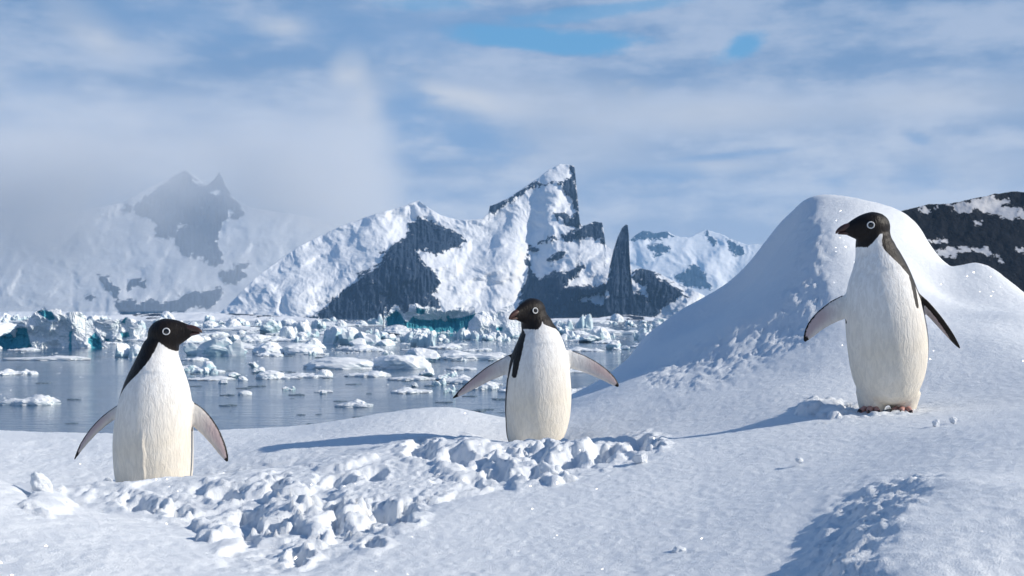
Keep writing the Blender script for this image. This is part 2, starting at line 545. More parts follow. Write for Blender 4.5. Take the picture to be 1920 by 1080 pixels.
# ------------------------------------------------------------------ snow ground round the camera
SNOW_CTRL = [
    # below and beside the camera
    (-3.0, -1.5, -.62), (0, -1.5, -.62), (3.0, -1.5, -.5), (-1.2, 0.6, -.50), (0, 0.6, -.50), (1.2, 0.6, -.46),
]
SNOW_PIX = [
    # bottom of the picture
    (-300, 1060, 2.0), (0, 1080, 2.0), (420, 1085, 2.2), (960, 1085, 2.35), (1250, 1085, 2.15), (1500, 1085, 1.98), (1920, 1070, 1.68), (2300, 1040, 1.55),
    # near left hump, then the trampled trough behind it
    (-250, 880, 2.9), (0, 905, 2.85), (100, 945, 2.8), (250, 985, 2.72), (420, 1035, 2.55),
    (-200, 935, 3.35), (50, 950, 3.35), (200, 968, 3.2), (400, 985, 3.05), (600, 1000, 2.9), (760, 985, 2.85),
    # ridge of trampled snow that hides the penguins' feet
    (-200, 912, 3.7), (60, 910, 3.7), (290, 901, 3.65), (430, 886, 3.75), (600, 866, 3.9), (760, 827, 4.15), (950, 822, 4.25), (1100, 824, 4.3),
    (1250, 820, 4.3), (1400, 794, 4.2), (1490, 777, 4.1), (1640, 773, 4.0), (1760, 766, 4.0), (1920, 736, 4.0), (2150, 700, 4.0),
    # foreground slope on the right
    (900, 930, 3.25), (1100, 930, 3.15), (1350, 880, 3.25), (1600, 850, 3.15), (1850, 820, 2.95), (1100, 1000, 2.75), (1400, 980, 2.6), (1650, 985, 2.35), (1850, 930, 2.35), (2150, 890, 2.35),
    # behind the ridge on the left: hollow, then the bank by the water
    (0, 930, 4.15), (290, 944, 4.05), (470, 915, 4.2), (100, 880, 4.6), (300, 868, 4.75), (500, 850, 4.75), (680, 830, 4.8), (860, 812, 4.9), (960, 838, 4.72), (1020, 842, 4.75),
    (-300, 815, 5.6), (0, 809, 5.6), (220, 815, 5.6), (440, 806, 5.6), (640, 791, 5.5), (760, 768, 5.4), (850, 763, 5.4), (910, 780, 5.5), (960, 795, 5.6), (1030, 775, 5.7), (740, 800, 5.0), (560, 820, 5.1),
    # saddle to the right of the middle penguin
    (1080, 748, 5.75), (1115, 733, 5.9), (1150, 707, 6.1), (1110, 800, 4.9), (1180, 770, 5.0), (1200, 715, 5.5), (1300, 755, 4.8), (1290, 680, 5.6), (1400, 735, 4.75), (1500, 715, 4.7), (1560, 735, 4.45), (1680, 735, 4.4), (1400, 660, 5.4), (1480, 620, 5.45),
    # the mound: crest
    (1165, 685, 6.8), (1200, 645, 7.15), (1245, 608, 7.35), (1290, 580, 7.5), (1345, 548, 7.5), (1390, 518, 7.4), (1430, 468, 7.25), (1470, 410, 7.05), (1500, 381, 6.85), (1515, 377, 6.7), (1560, 379, 6.55),
    (1640, 379, 6.55), (1700, 405, 6.5), (1728, 432, 6.5), (1742, 470, 6.45), (1758, 490, 6.4), (1790, 500, 6.3), (1830, 493, 6.25), (1870, 511, 6.2), (1920, 551, 6.1), (2000, 600, 6.0), (2200, 650, 6.0),
    # the mound: near face
    (1508, 415, 6.45), (1505, 465, 6.1), (1492, 525, 5.85), (1455, 575, 5.7), (1390, 608, 5.7), (1300, 650, 5.85), (1215, 693, 6.05), (1560, 450, 6.0), (1560, 540, 5.6), (1565, 620, 5.2), (1640, 480, 5.95), (1650, 600, 5.2), (1690, 455, 6.2), (1715, 520, 5.9), (1700, 570, 5.5), (1760, 545, 5.95), (1765, 590, 5.4), (1800, 540, 6.0), (1850, 560, 5.85), (1800, 660, 4.75), (1880, 640, 4.8), (1900, 590, 5.3), (2050, 660, 4.9),
]
SNOW_BACK = [  # behind the crests the snow falls away to the sea
    (-4, 8.5, -1.45), (-2.5, 8, -1.35), (-1.2, 8, -1.30), (0, 8, -1.25), (0.6, 8.6, -1.15), (1.2, 9.4, -.8), (1.9, 9.2, -.2), (2.6, 8.8, -.3), (3.6, 8.2, -.55), (5, 8.5, -.9),
    (-6, 6.0, -.8), (-8, 13, -3.0), (-4, 13, -2.9), (0, 13, -2.8), (4, 13, -2.6), (9, 13, -2.4), (-14, 22, -5.2), (-5, 22, -5.2), (3, 22, -5.2), (12, 22, -5.2), (-12, 3, -.9), (10, 4, -.3), (-8, -1.5, -.7), (8, -1.5, -.4),
]


def tps_fit(pts, vals, lam=0.0006):
    n = len(pts)
    d = np.linalg.norm(pts[:, None] - pts[None], axis=2)
    K = np.where(d > 0, d * d * np.log(d + 1e-12), 0) + lam * np.eye(n) * n
    A = np.zeros((n + 3, n + 3)); A[:n, :n] = K; A[:n, n] = 1; A[:n, n + 1:] = pts; A[n, :n] = 1; A[n + 1:, :n] = pts.T
    sol = np.linalg.solve(A, np.concatenate([vals, np.zeros(3)]))
    return sol


def tps_eval(sol, pts, x, y):
    n = len(pts)
    out = sol[n] + sol[n + 1] * x + sol[n + 2] * y
    for i in range(n):
        r2 = (x - pts[i, 0]) ** 2 + (y - pts[i, 1]) ** 2
        out += sol[i] * 0.5 * r2 * np.log(r2 + 1e-12)
    return out


_c = [(*c[:2], c[2]) for c in SNOW_CTRL + SNOW_BACK]
for (px, py, d) in SNOW_PIX:
    p = P(px, py, d)
    _c.append((p[0], p[1], p[2] - H))
# drop right behind the mound's crest, and a straight flank on its shaded side
for (px, py, d) in [(1165, 685, 6.8), (1245, 608, 7.35), (1345, 548, 7.5), (1430, 468, 7.25), (1500, 381, 6.85), (1600, 378, 6.55), (1700, 405, 6.5), (1745, 475, 6.45), (1790, 500, 6.3), (1830, 493, 6.25), (1870, 511, 6.2), (1920, 551, 6.1)]:
    p = P(px, py, d)
    _c.append((p[0] * 1.05, p[1] + 0.45, p[2] - H - 0.16))
for (px, pa, da, pb, db) in [(1245, 678, 5.95, 608, 7.35), (1290, 655, 5.87, 580, 7.5), (1345, 630, 5.78, 548, 7.5), (1390, 608, 5.7, 518, 7.4), (1430, 588, 5.7, 468, 7.25), (1470, 555, 5.77, 410, 7.05), (1560, 450, 6.0, 379, 6.55)]:
    A, B_ = P(px, pa, da), P(px, pb, db)
    for f in (0.35, 0.7):
        q = A * (1 - f) + B_ * f
        _c.append((q[0], q[1], q[2] - H - 0.012))
_c = np.array(_c)
SN_PTS = _c[:, :2]
SN_SOL = tps_fit(SN_PTS, _c[:, 2], 1e-8)


def snow_base(x, y):
    return tps_eval(SN_SOL, SN_PTS, np.asarray(x, float), np.asarray(y, float))


TRACK = [(-60, 915), (220, 905), (360, 893), (480, 876), (600, 858), (760, 820), (1000, 812), (1250, 810), (1275, 842), (1180, 885), (1040, 905), (930, 930), (820, 965), (740, 1010), (640, 1050), (540, 1080),
         (420, 1062), (400, 1015), (330, 985), (230, 962), (60, 945)]
# pits of footprints (px, py, radius px, depth m) and lumps
PITS = [(262, 942, 34, .06), (330, 958, 30, .05), (470, 968, 34, .05), (620, 965, 44, .07), (735, 968, 44, .06), (700, 1022, 26, .05), (560, 1040, 30, .05), (785, 838, 34, .05), (860, 850, 30, .035), (1000, 850, 36, .045),
        (1070, 862, 30, .045), (1130, 850, 32, .05), (1205, 832, 34, .06), (930, 885, 24, .04), (1000, 895, 22, .035), (420, 925, 26, .04), (520, 915, 28, .04), (640, 905, 30, .04), (700, 885, 26, .04)]
LUMPS = [(410, 996, 40, .055), (520, 985, 50, .075), (590, 1000, 34, .06), (300, 950, 30, .05), (660, 985, 36, .06), (1030, 895, 34, .05), (1080, 850, 40, .05), (560, 940, 40, .045), (850, 880, 40, .035), (960, 850, 30, .04),
         (1548, 768, 42, .045), (1515, 772, 26, .03), (90, 948, 44, .035), (1000, 820, 36, .02), (880, 830, 30, .03)]


def build_snow():
    tmax, tmin = 0.95, -0.95
    nc = 1150
    t = np.linspace(tmin, tmax, nc)
    t = 0.62 * t + 0.38 * np.sign(t) * np.abs(t) ** 2.2 / 0.95 ** 1.2   # finer in the middle
    ys = np.concatenate([np.linspace(-1.2, 1.55, 40, endpoint=False), np.arange(1.55, 4.9, 0.0085), np.arange(4.9, 7.9, 0.017), 7.9 + 0.02 * (np.exp(np.linspace(0, 1, 60) * 6.35) - 1)])
    nr = len(ys)
    Y = np.repeat(ys[:, None], nc, 1)
    X = t[None, :] * (Y + 2.2)
    z = snow_base(X, Y)
    # where each point sits in the photograph, to put the trampled path on the ground
    yy = np.maximum(Y, 0.3)
    px = 960 + F * X / yy
    py = HZ - F * z / yy
    near = Y > 1.2
    # soft drifts and wind crust
    z = z + 0.020 * fbm2(X * 1.3, Y * 1.3, 4, 3) * sstep(Y, 0.5, 2.0)
    crust = sstep(fbm2(X * 0.9 + 5, Y * 0.9, 3, 9), -0.25, 0.35)
    z = z + 0.005 * crust * fbm2(X * 16, Y * 12, 5, 21, gain=0.6)
    z = z + 0.0024 * fbm2(X * 55, Y * 48, 3, 33, gain=0.6)
    # trampled track
    sel = near & (Y < 5.0)
    sd = np.full(X.shape, -999.0)
    sd[sel] = poly_sd(px[sel], py[sel], TRACK)
    sd = sd + 16 * fbm2(X * 5, Y * 5, 3, 41)
    mk = sstep(sd, -8, 26)
    mk = mk * sstep(Y, 1.6, 2.2) * (1 - 0.4 * sstep(Y, 3.7, 4.2))
    wx = X + 0.05 * fbm2(X * 9, Y * 9, 3, 51); wy = Y + 0.05 * fbm2(X * 9 + 40, Y * 9, 3, 52)
    plates = sstep(fbm2(wx * 5.5, wy * 4.5, 4, 61, gain=0.5), -0.06, 0.10)
    holes = sstep(fbm2(wx * 7.5 + 9, wy * 6, 3, 71, gain=0.45), 0.16, 0.42)
    clods = fbm2(wx * 17, wy * 15, 4, 65, gain=0.5, billow=True)
    patch = sstep(fbm2(X * 3.2, Y * 3.2, 3, 77), -0.35, 0.3)
    crumbs = np.maximum(fbm2(wx * 42, wy * 42, 3, 81), 0.0)
    z = z + mk * (0.018 * (plates - 0.5) - 0.032 * holes * patch + 0.012 * (clods + 0.1) * (0.25 + 0.75 * patch) + 0.010 * crumbs * patch + 0.0065 * fbm2(X * 60, Y * 46, 4, 85, gain=0.66))
    for (cx, cy, r, dep), sg in [(q, -1) for q in PITS] + [(q, 1) for q in LUMPS]:
        s = sel & (np.abs(px - cx) < 2.5 * r) & (np.abs(py - cy) < 1.6 * r)
        if not s.any():
            continue
        q = np.sqrt(((px[s] - cx) / r) ** 2 + ((py[s] - cy) / (r * 0.52)) ** 2) + 0.75 * fbm2(X[s] * 15, Y[s] * 13, 4, 91, gain=0.6)
        if sg < 0:
            z[s] += -0.9 * dep * sstep(q, 1.05, 0.35) + 0.15 * dep * sstep(q, 1.6, 1.05) * sstep(q, 0.7, 1.05)
        else:
            z[s] += (0.6 if cy > 870 or cx > 1300 else 0.35) * dep * np.sqrt(np.clip(1 - q * q, 0, 1))
    # rough, grainy snow of the mound's flank and the dip at the lower right
    fl = poly_sd(np.where(sel | (Y < 6.6), px, -9999), py, [(1190, 700), (1300, 645), (1430, 590), (1490, 520), (1500, 400), (1545, 400), (1560, 480), (1550, 560), (1520, 640), (1400, 690), (1250, 735)])
    fl = sstep(fl + 20 * fbm2(X * 6, Y * 6, 3, 111), -15, 25) * (Y > 4.6) * (Y < 6.6)
    z = z + fl * (0.016 * fbm2(X * 14, Y * 10, 5, 121, gain=0.62) + 0.009 * fbm2(X * 40, Y * 34, 4, 131, gain=0.6, billow=True))
    # a swell whose steep left side lies in shade
    cx_ = 1790 - 0.55 * (py - 900)
    du = px - cx_ + 75 * fbm2(X * 4, Y * 4, 5, 143, gain=0.6)
    swell = np.where(near & (Y < 3.7), np.where(du < 0, sstep(du, -270, 30), 1 - sstep(du, 20, 520)) * sstep(py, 880, 985), 0)
    z = z + 0.068 * swell
    dpm = np.where(near & (Y < 3.7), sstep(du, -260, -130) * sstep(du, 60, -60) * sstep(py, 880, 950), 0)
    z = z + dpm * 0.024 * fbm2(X * 24, Y * 18, 5, 151, gain=0.62)
    # feather the loose snow by the right penguin's feet
    ft = np.where(near & (Y < 4.6) & (Y > 3.6), np.sqrt(((px - 1620) / 150) ** 2 + ((py - 770) / 20) ** 2), 9)
    z = z + sstep(ft, 1.2, 0.2) * 0.020 * fbm2(X * 24, Y * 24, 4, 161, gain=0.6)
    V = np.stack([X, Y, z + H], -1).reshape(-1, 3)
    me = mesh_np('snow_ground', V, grid_faces(nr, nc))
    o = obj('snow_ground', me, M['snow'])
    tag(o, 'white snow slope with trampled track and tall smooth mound', 'snow', kind='structure')
    return o


snow = build_snow()

# ------------------------------------------------------------------ sea
sea_me = mesh_np('sea', [(-9400, -300, 0), (9400, -300, 0), (9400, 9200, 0), (-9400, 9200, 0)], [(0, 1, 2, 3)])
tag(obj('sea', sea_me, M['sea']), 'calm blue grey bay water between floating ice', 'water', kind='structure')


# ------------------------------------------------------------------ mountains (and, smaller, icebergs): relief with a traced skyline
def crop(pts, x0, y0, s):
    return [(x0 + a / s, y0 + b / s) for a, b in pts]


def relief(name, crest, base_py, d0, lean, step, rows, rough, rseed, mat, polys=(), neg=(), all_rock=False, fold=(), back=1.0, jag=1.2, fine=1.0, power=1.0, rockd=0.0, ppm=None):
    crest = np.array(crest, float)
    pxs = np.arange(crest[0, 0], crest[-1, 0] + step * 0.5, step)
    cr = np.interp(pxs, crest[:, 0], crest[:, 1])
    edge = np.minimum(pxs - pxs[0], pxs[-1] - pxs)
    cr = cr + jag * fbm2(pxs * 0.12, pxs * 0 + rseed, 4, rseed) * sstep(edge, 0, 12)
    v = np.linspace(0, 1, rows) ** power
    px = np.repeat(pxs[None, :], rows, 0)
    py = base_py * (1 - v[:, None]) + cr[None, :] * v[:, None]
    hh = (base_py - py) / F * d0
    d = d0 + lean * hh
    m = d0 / F                                            # metres per photo pixel
    # spurs and gullies, running mostly downhill
    wx = px + 30 * fbm2(px * 0.018, py * 0.018, 4, rseed + 5)
    wy = py + 22 * fbm2(px * 0.02 + 50, py * 0.02, 4, rseed + 6)
    rel = fbm2((wx + 0.5 * wy) * 0.012, wy * 0.014, 3, rseed + 11, gain=0.45)
    rel2 = fbm2((wx - 0.4 * wy) * 0.05, wy * 0.05, 5, rseed + 31, gain=0.5, ridged=True)
    d = d - rough * m * (rel * 34 + rel2 * 3.0 * fine)
    for (fx, fy, rx, ry, amt) in fold:                     # traced bulges (+, nearer) and bays (-)
        q = ((px - fx) / rx) ** 2 + ((py - fy) / ry) ** 2
        d = d - amt * m * np.exp(-q)
    if all_rock:
        rk = np.full(px.shape, 12.0)
    else:
        rk = np.full(px.shape, -40.0)
    for poly in polys:
        rk = np.maximum(rk, poly_sd(px, py, poly))
    for poly in neg:
        rk = np.minimum(rk, -poly_sd(px, py, poly))
    if rockd:
        rm = sstep(rk, -2, 5)
        d = d - rm * m * rockd * (0.6 + fbm2(px * 0.16, py * 0.03, 5, rseed + 71, gain=0.6, ridged=True))
    X = (px - 960) / F * d
    Z = H - (py - HZ) / F * d
    # far side
    nb = 14
    w = np.linspace(0, 1, nb + 1)[1:]
    dB = d[-1][None, :] + back * (Z[-1][None, :] + 2) * w[:, None] + rough * m * 6 * fbm2(px[:nb] * 0.05, w[:, None] * 6 + 0 * px[:nb], 4, rseed + 51) * np.minimum(w[:, None] * 3, 1)
    ZB = Z[-1][None, :] * (1 - w[:, None]) - 2.0 * w[:, None]
    XB = X[-1][None, :] * dB / d[-1][None, :]
    rkB = np.repeat(rk[-1][None, :], nb, 0)
    XX = np.vstack([X, XB]); YY = np.vstack([d, dB]); ZZ = np.vstack([Z, ZB])
    V = np.stack([XX, YY, ZZ], -1)
    o_loc = np.array([XX.mean(), YY.mean(), 0.0])
    me = mesh_np(name, (V - o_loc).reshape(-1, 3), grid_faces(rows + nb, len(pxs)))
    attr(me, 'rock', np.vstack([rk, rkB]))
    return obj(name, me, mat, loc=tuple(o_loc))


C7 = lambda p: crop(p, 640, 280, 2.4)
C6 = lambda p: crop(p, 100, 280, 2.909)
C5 = lambda p: crop(p, 1680, 340, 4.908)

# central range
relief('mountain', [(400, 600), (440, 560), (480, 520), (560, 462), (640, 424), (700, 402), (755, 387), (785, 376), (800, 388), (830, 405), (860, 413), (905, 411), (917, 398), (918, 386), (930, 382), (955, 370),
                    (985, 350), (1010, 333), (1030, 318), (1050, 308), (1065, 309), (1077, 312), (1079, 330), (1084, 380), (1087, 418), (1092, 424), (1115, 415), (1129, 417), (1133, 440), (1135, 458), (1140, 464), (1170, 480),
                    (1186, 505), (1200, 503), (1230, 510), (1260, 525), (1290, 540), (1320, 553), (1345, 575), (1370, 600)],
       601.0, 2400.0, 1.15, 1.25, 190, 1.0, 3, M['mtn_c'],
       polys=[C7(p) for p in (
           [(300, 330), (370, 310), (440, 345), (500, 365), (565, 405), (540, 430), (480, 450), (430, 470), (380, 455), (345, 460), (360, 500), (390, 530), (430, 560), (450, 600), (430, 640), (400, 650), (440, 690), (440, 725), (250, 770),
            (-10, 775), (-180, 765), (-120, 740), (-60, 700), (0, 640), (60, 600), (80, 570), (150, 540), (190, 500), (185, 470), (230, 430), (290, 400), (300, 375)],
           [(1035, 75), (1052, 100), (1062, 200), (1074, 300), (1078, 345), (1040, 345), (990, 330), (950, 290), (990, 285), (1040, 300), (1050, 260), (1030, 215), (1000, 190), (975, 165), (945, 150), (1000, 140), (1040, 120)],
           [(662, 255), (690, 246), (740, 225), (800, 185), (880, 145), (925, 160), (880, 166), (820, 196), (760, 240), (700, 276), (665, 290)],
           [(1000, 385), (1060, 365), (1110, 330), (1160, 318), (1184, 330), (1190, 425), (1150, 410), (1090, 400), (1010, 415)],
           [(845, 470), (855, 540), (880, 580), (950, 565), (1040, 540), (1090, 530), (1040, 590), (1010, 620), (1100, 610), (1150, 620), (1210, 590), (1245, 590), (1250, 640), (1130, 660), (1070, 680), (1150, 690), (1210, 700),
            (1270, 745), (1260, 780), (940, 780), (790, 700), (825, 620), (835, 520)],
           [(1310, 560), (1350, 532), (1400, 548), (1450, 590), (1530, 630), (1550, 660), (1480, 690), (1420, 740), (1330, 780), (1250, 780), (1260, 640), (1330, 640), (1380, 660), (1370, 620), (1320, 590)],
           [(890, 420), (950, 398), (972, 412), (920, 426)], [(925, 495), (1000, 448), (1022, 460), (940, 508)], [(845, 440), (890, 445), (880, 460), (850, 460)])],
       fold=((760, 520, 80, 70, 45), (1000, 480, 25, 90, -35), (1040, 350, 30, 40, 25), (880, 480, 60, 80, -25), (1100, 500, 60, 60, 20), (980, 560, 40, 40, -20), (560, 540, 90, 40, 20), (1240, 550, 60, 40, 25)),
       rockd=9.0)
mt = COL.objects['mountain']
tag(mt, 'snowy horn peak with dark blue rock walls above the bay', 'mountain', kind='structure')
# the rock needle standing before its right shoulder
nd = relief('mountain', [(1128, 604), (1133, 560), (1143, 500), (1150, 470), (1158, 445), (1166, 428), (1173, 421), (1177, 422), (1179, 440), (1180, 470), (1182, 505), (1186, 540), (1192, 575), (1198, 604)], 606.0, 2250.0, 0.55, 1.0, 150, 0.5, 17, M['mtn_c'],
            all_rock=True, neg=[C7(p) for p in ([(1020, 600), (1090, 535), (1200, 535), (1215, 560), (1180, 600), (1110, 615)], [(1110, 665), (1200, 640), (1215, 655), (1140, 680)])], rockd=5.0, jag=0.8)
tag(nd, 'tall dark rock needle on the shoulder of the horn peak', 'mountain', kind='structure')
# veiled range on the left
lf = relief('mountain', [(-420, 480), (-150, 420), (0, 400), (120, 402), (230, 380), (300, 340), (350, 318), (385, 345), (400, 338), (412, 321), (424, 350), (440, 372), (470, 390), (540, 400), (620, 415), (700, 440), (800, 520), (860, 600)],
            598.0, 4300.0, 1.35, 1.6, 170, 0.55, 7, M['mtn_l'],
            polys=[C6(p) for p in (
                [(370, 330), (400, 300), (440, 315), (470, 290), (590, 200), (650, 150), (720, 110), (790, 190), (860, 190), (880, 160), (910, 100), (930, 170), (960, 230), (1010, 290), (1040, 340), (1010, 380), (970, 375), (930, 400), (910, 450),
                 (890, 500), (905, 545), (930, 560), (915, 590), (940, 610), (890, 640), (860, 625), (810, 590), (780, 600), (755, 570), (740, 595), (710, 580), (670, 530), (665, 480), (690, 430), (740, 410), (680, 400),
                 (665, 470), (610, 497), (555, 470), (565, 410), (540, 380), (480, 365), (440, 335), (400, 350)],
                [(335, 830), (450, 820), (460, 840), (540, 830), (600, 840), (690, 810), (750, 770), (840, 780), (900, 745), (935, 780), (880, 850), (830, 865), (780, 860), (720, 890), (400, 905), (360, 880)],
                [(900, 690), (920, 655), (980, 650), (990, 625), (1060, 620), (1080, 640), (1030, 660), (1050, 690), (1000, 730), (930, 725)],
                [(245, 685), (270, 690), (300, 690), (310, 730), (375, 765), (340, 805), (300, 780), (270, 740)],
                [(405, 705), (450, 700), (500, 720), (495, 750), (440, 745), (410, 770)], [(170, 800), (210, 785), (228, 805), (195, 822)])],
            neg=[C6(p) for p in ([(850, 225), (900, 230), (905, 250), (850, 245)], [(945, 320), (985, 345), (960, 365)])], rockd=4.0, fine=0.5)
tag(lf, 'broad snow mountain with hanging blue rock cliffs, its top in cloud', 'mountain', kind='structure')
# pale far range on the right
fr = relief('mountain', [(1130, 600), (1160, 470), (1190, 442), (1205, 432), (1228, 437), (1252, 434), (1265, 442), (1290, 446), (1323, 431), (1350, 438), (1375, 450), (1402, 459), (1420, 457), (1450, 466), (1560, 470), (1700, 500), (1850, 560), (1900, 600)],
            598.0, 6500.0, 1.3, 1.6, 110, 0.8, 27, M['mtn_l'],
            polys=[C7(p) for p in ([(1300, 405), (1340, 362), (1400, 372), (1470, 366), (1495, 395), (1420, 405)], [(1640, 368), (1690, 410), (1680, 440), (1650, 400)], [(1730, 400), (1810, 440), (1820, 470), (1760, 480)], [(1500, 570), (1590, 510), (1640, 570), (1670, 630), (1560, 620)], [(1380, 440), (1440, 420), (1480, 450), (1420, 480)])], rockd=4.0)
tag(fr, 'pale distant snow range beyond the rock needle', 'mountain', kind='structure')
# dark bare hill on the right
hl = relief('hill', [(1390, 604), (1440, 592), (1500, 555), (1560, 505), (1625, 440), (1690, 396), (1717, 389), (1740, 383), (1765, 383), (1790, 380), (1820, 373), (1850, 368), (1862, 364), (1880, 362), (1895, 359), (1920, 360), (1990, 352), (2150, 330), (2500, 420), (2700, 600)],
            606.0, 560.0, 1.3, 2.2, 150, 0.7, 37, M['hill'], all_rock=True,
            neg=[C5(p) for p in ([(200, 260), (260, 240), (380, 235), (370, 265), (250, 285)],
                                 [(440, 210), (560, 205), (700, 170), (900, 120), (960, 165), (1060, 180), (960, 225), (1200, 255), (1200, 325), (1100, 360), (1000, 320), (870, 300), (760, 260), (640, 290), (560, 310), (500, 270), (520, 240)],
                                 [(310, 540), (460, 535), (480, 560), (330, 565)],
                                 [(370, 650), (480, 600), (560, 620), (640, 600), (840, 620), (900, 670), (960, 710), (1025, 775), (990, 770), (940, 720), (870, 700), (800, 660), (640, 655), (560, 660), (540, 700), (490, 680), (380, 690)],
                                 [(1100, 620), (1165, 630), (1150, 650)], [(730, 375), (800, 372), (790, 392), (740, 395)])], rockd=1.0)
tag(hl, 'dark bare rock hill with snow patches behind the mound', 'hill', kind='structure')
# low ice-covered shore under the mountains
for crest, nm, lab, sd in (([(-60, 600), (0, 593), (60, 592), (200, 592), (270, 588), (360, 586), (440, 588), (500, 591), (560, 594), (620, 600)], 'low_shore', 'low white snow shore with dark rocks under the veiled mountain', 41),
                           ([(960, 601), (1040, 597), (1120, 596), (1150, 592), (1175, 590), (1195, 592), (1230, 596), (1290, 601)], 'low_shore', 'low snowy shore with dark rocks under the needle', 43)):
    o = relief(nm, crest, 601.5, 1200.0, 6.0, 1.5, 24, 0.3, sd, M['mtn_c'], polys=[[(255, 590), (290, 589), (320, 592), (280, 594)], [(400, 588), (480, 590), (540, 594), (470, 592)], [(1140, 596), (1160, 591), (1190, 591), (1205, 596)]], jag=0.6)
    tag(o, lab, 'shore', kind='structure')


# ------------------------------------------------------------------ penguins
def lerp_rows(rows, n):
    rows = np.array(rows, float)
    z = rows[:, 0]
    zz = np.linspace(z[0], z[-1], n)
    out = [zz]
    for c in range(1, rows.shape[1]):
        v = np.interp(zz, z, rows[:, c])
        k = 5
        pad = np.concatenate([np.full(k, v[0]), v, np.full(k, v[-1])])
        v2 = np.convolve(pad, np.ones(2 * k + 1) / (2 * k + 1), 'valid')
        w = np.minimum(np.arange(n), np.arange(n)[::-1]) / k
        w = np.clip(w, 0, 1)
        out.append(v * (1 - w) + v2 * w)
    return np.stack(out, 1)


HEAD = np.array([  # along the bill: forward, centre up, half height, half width
    (-.066, -.004, .004, .004), (-.062, -.004, .018, .016), (-.052, -.003, .034, .030), (-.032, -.001, .048, .043), (-.005, -.001, .0555, .050), (.02, -.003, .0525, .0455), (.04, -.003, .0465, .0365), (.056, -.004, .0395, .0275),
    (.070, -.0045, .0330, .0212), (.084, -.0055, .0255, .0160), (.096, -.0065, .0190, .0120), (.104, -.0075, .012, .008), (.107, -.008, .004, .003)])


def hermite_path(pts, n):
    pts = np.array(pts, float)
    t = np.linspace(0, 1, len(pts)); tt = np.linspace(0, 1, n)
    out = np.stack([np.interp(tt, t, pts[:, c]) for c in range(pts.shape[1])], 1)
    for _ in range(int(n / len(pts) * 2)):
        out[1:-1] = 0.25 * out[:-2] + 0.5 * out[1:-1] + 0.25 * out[2:]
    return out


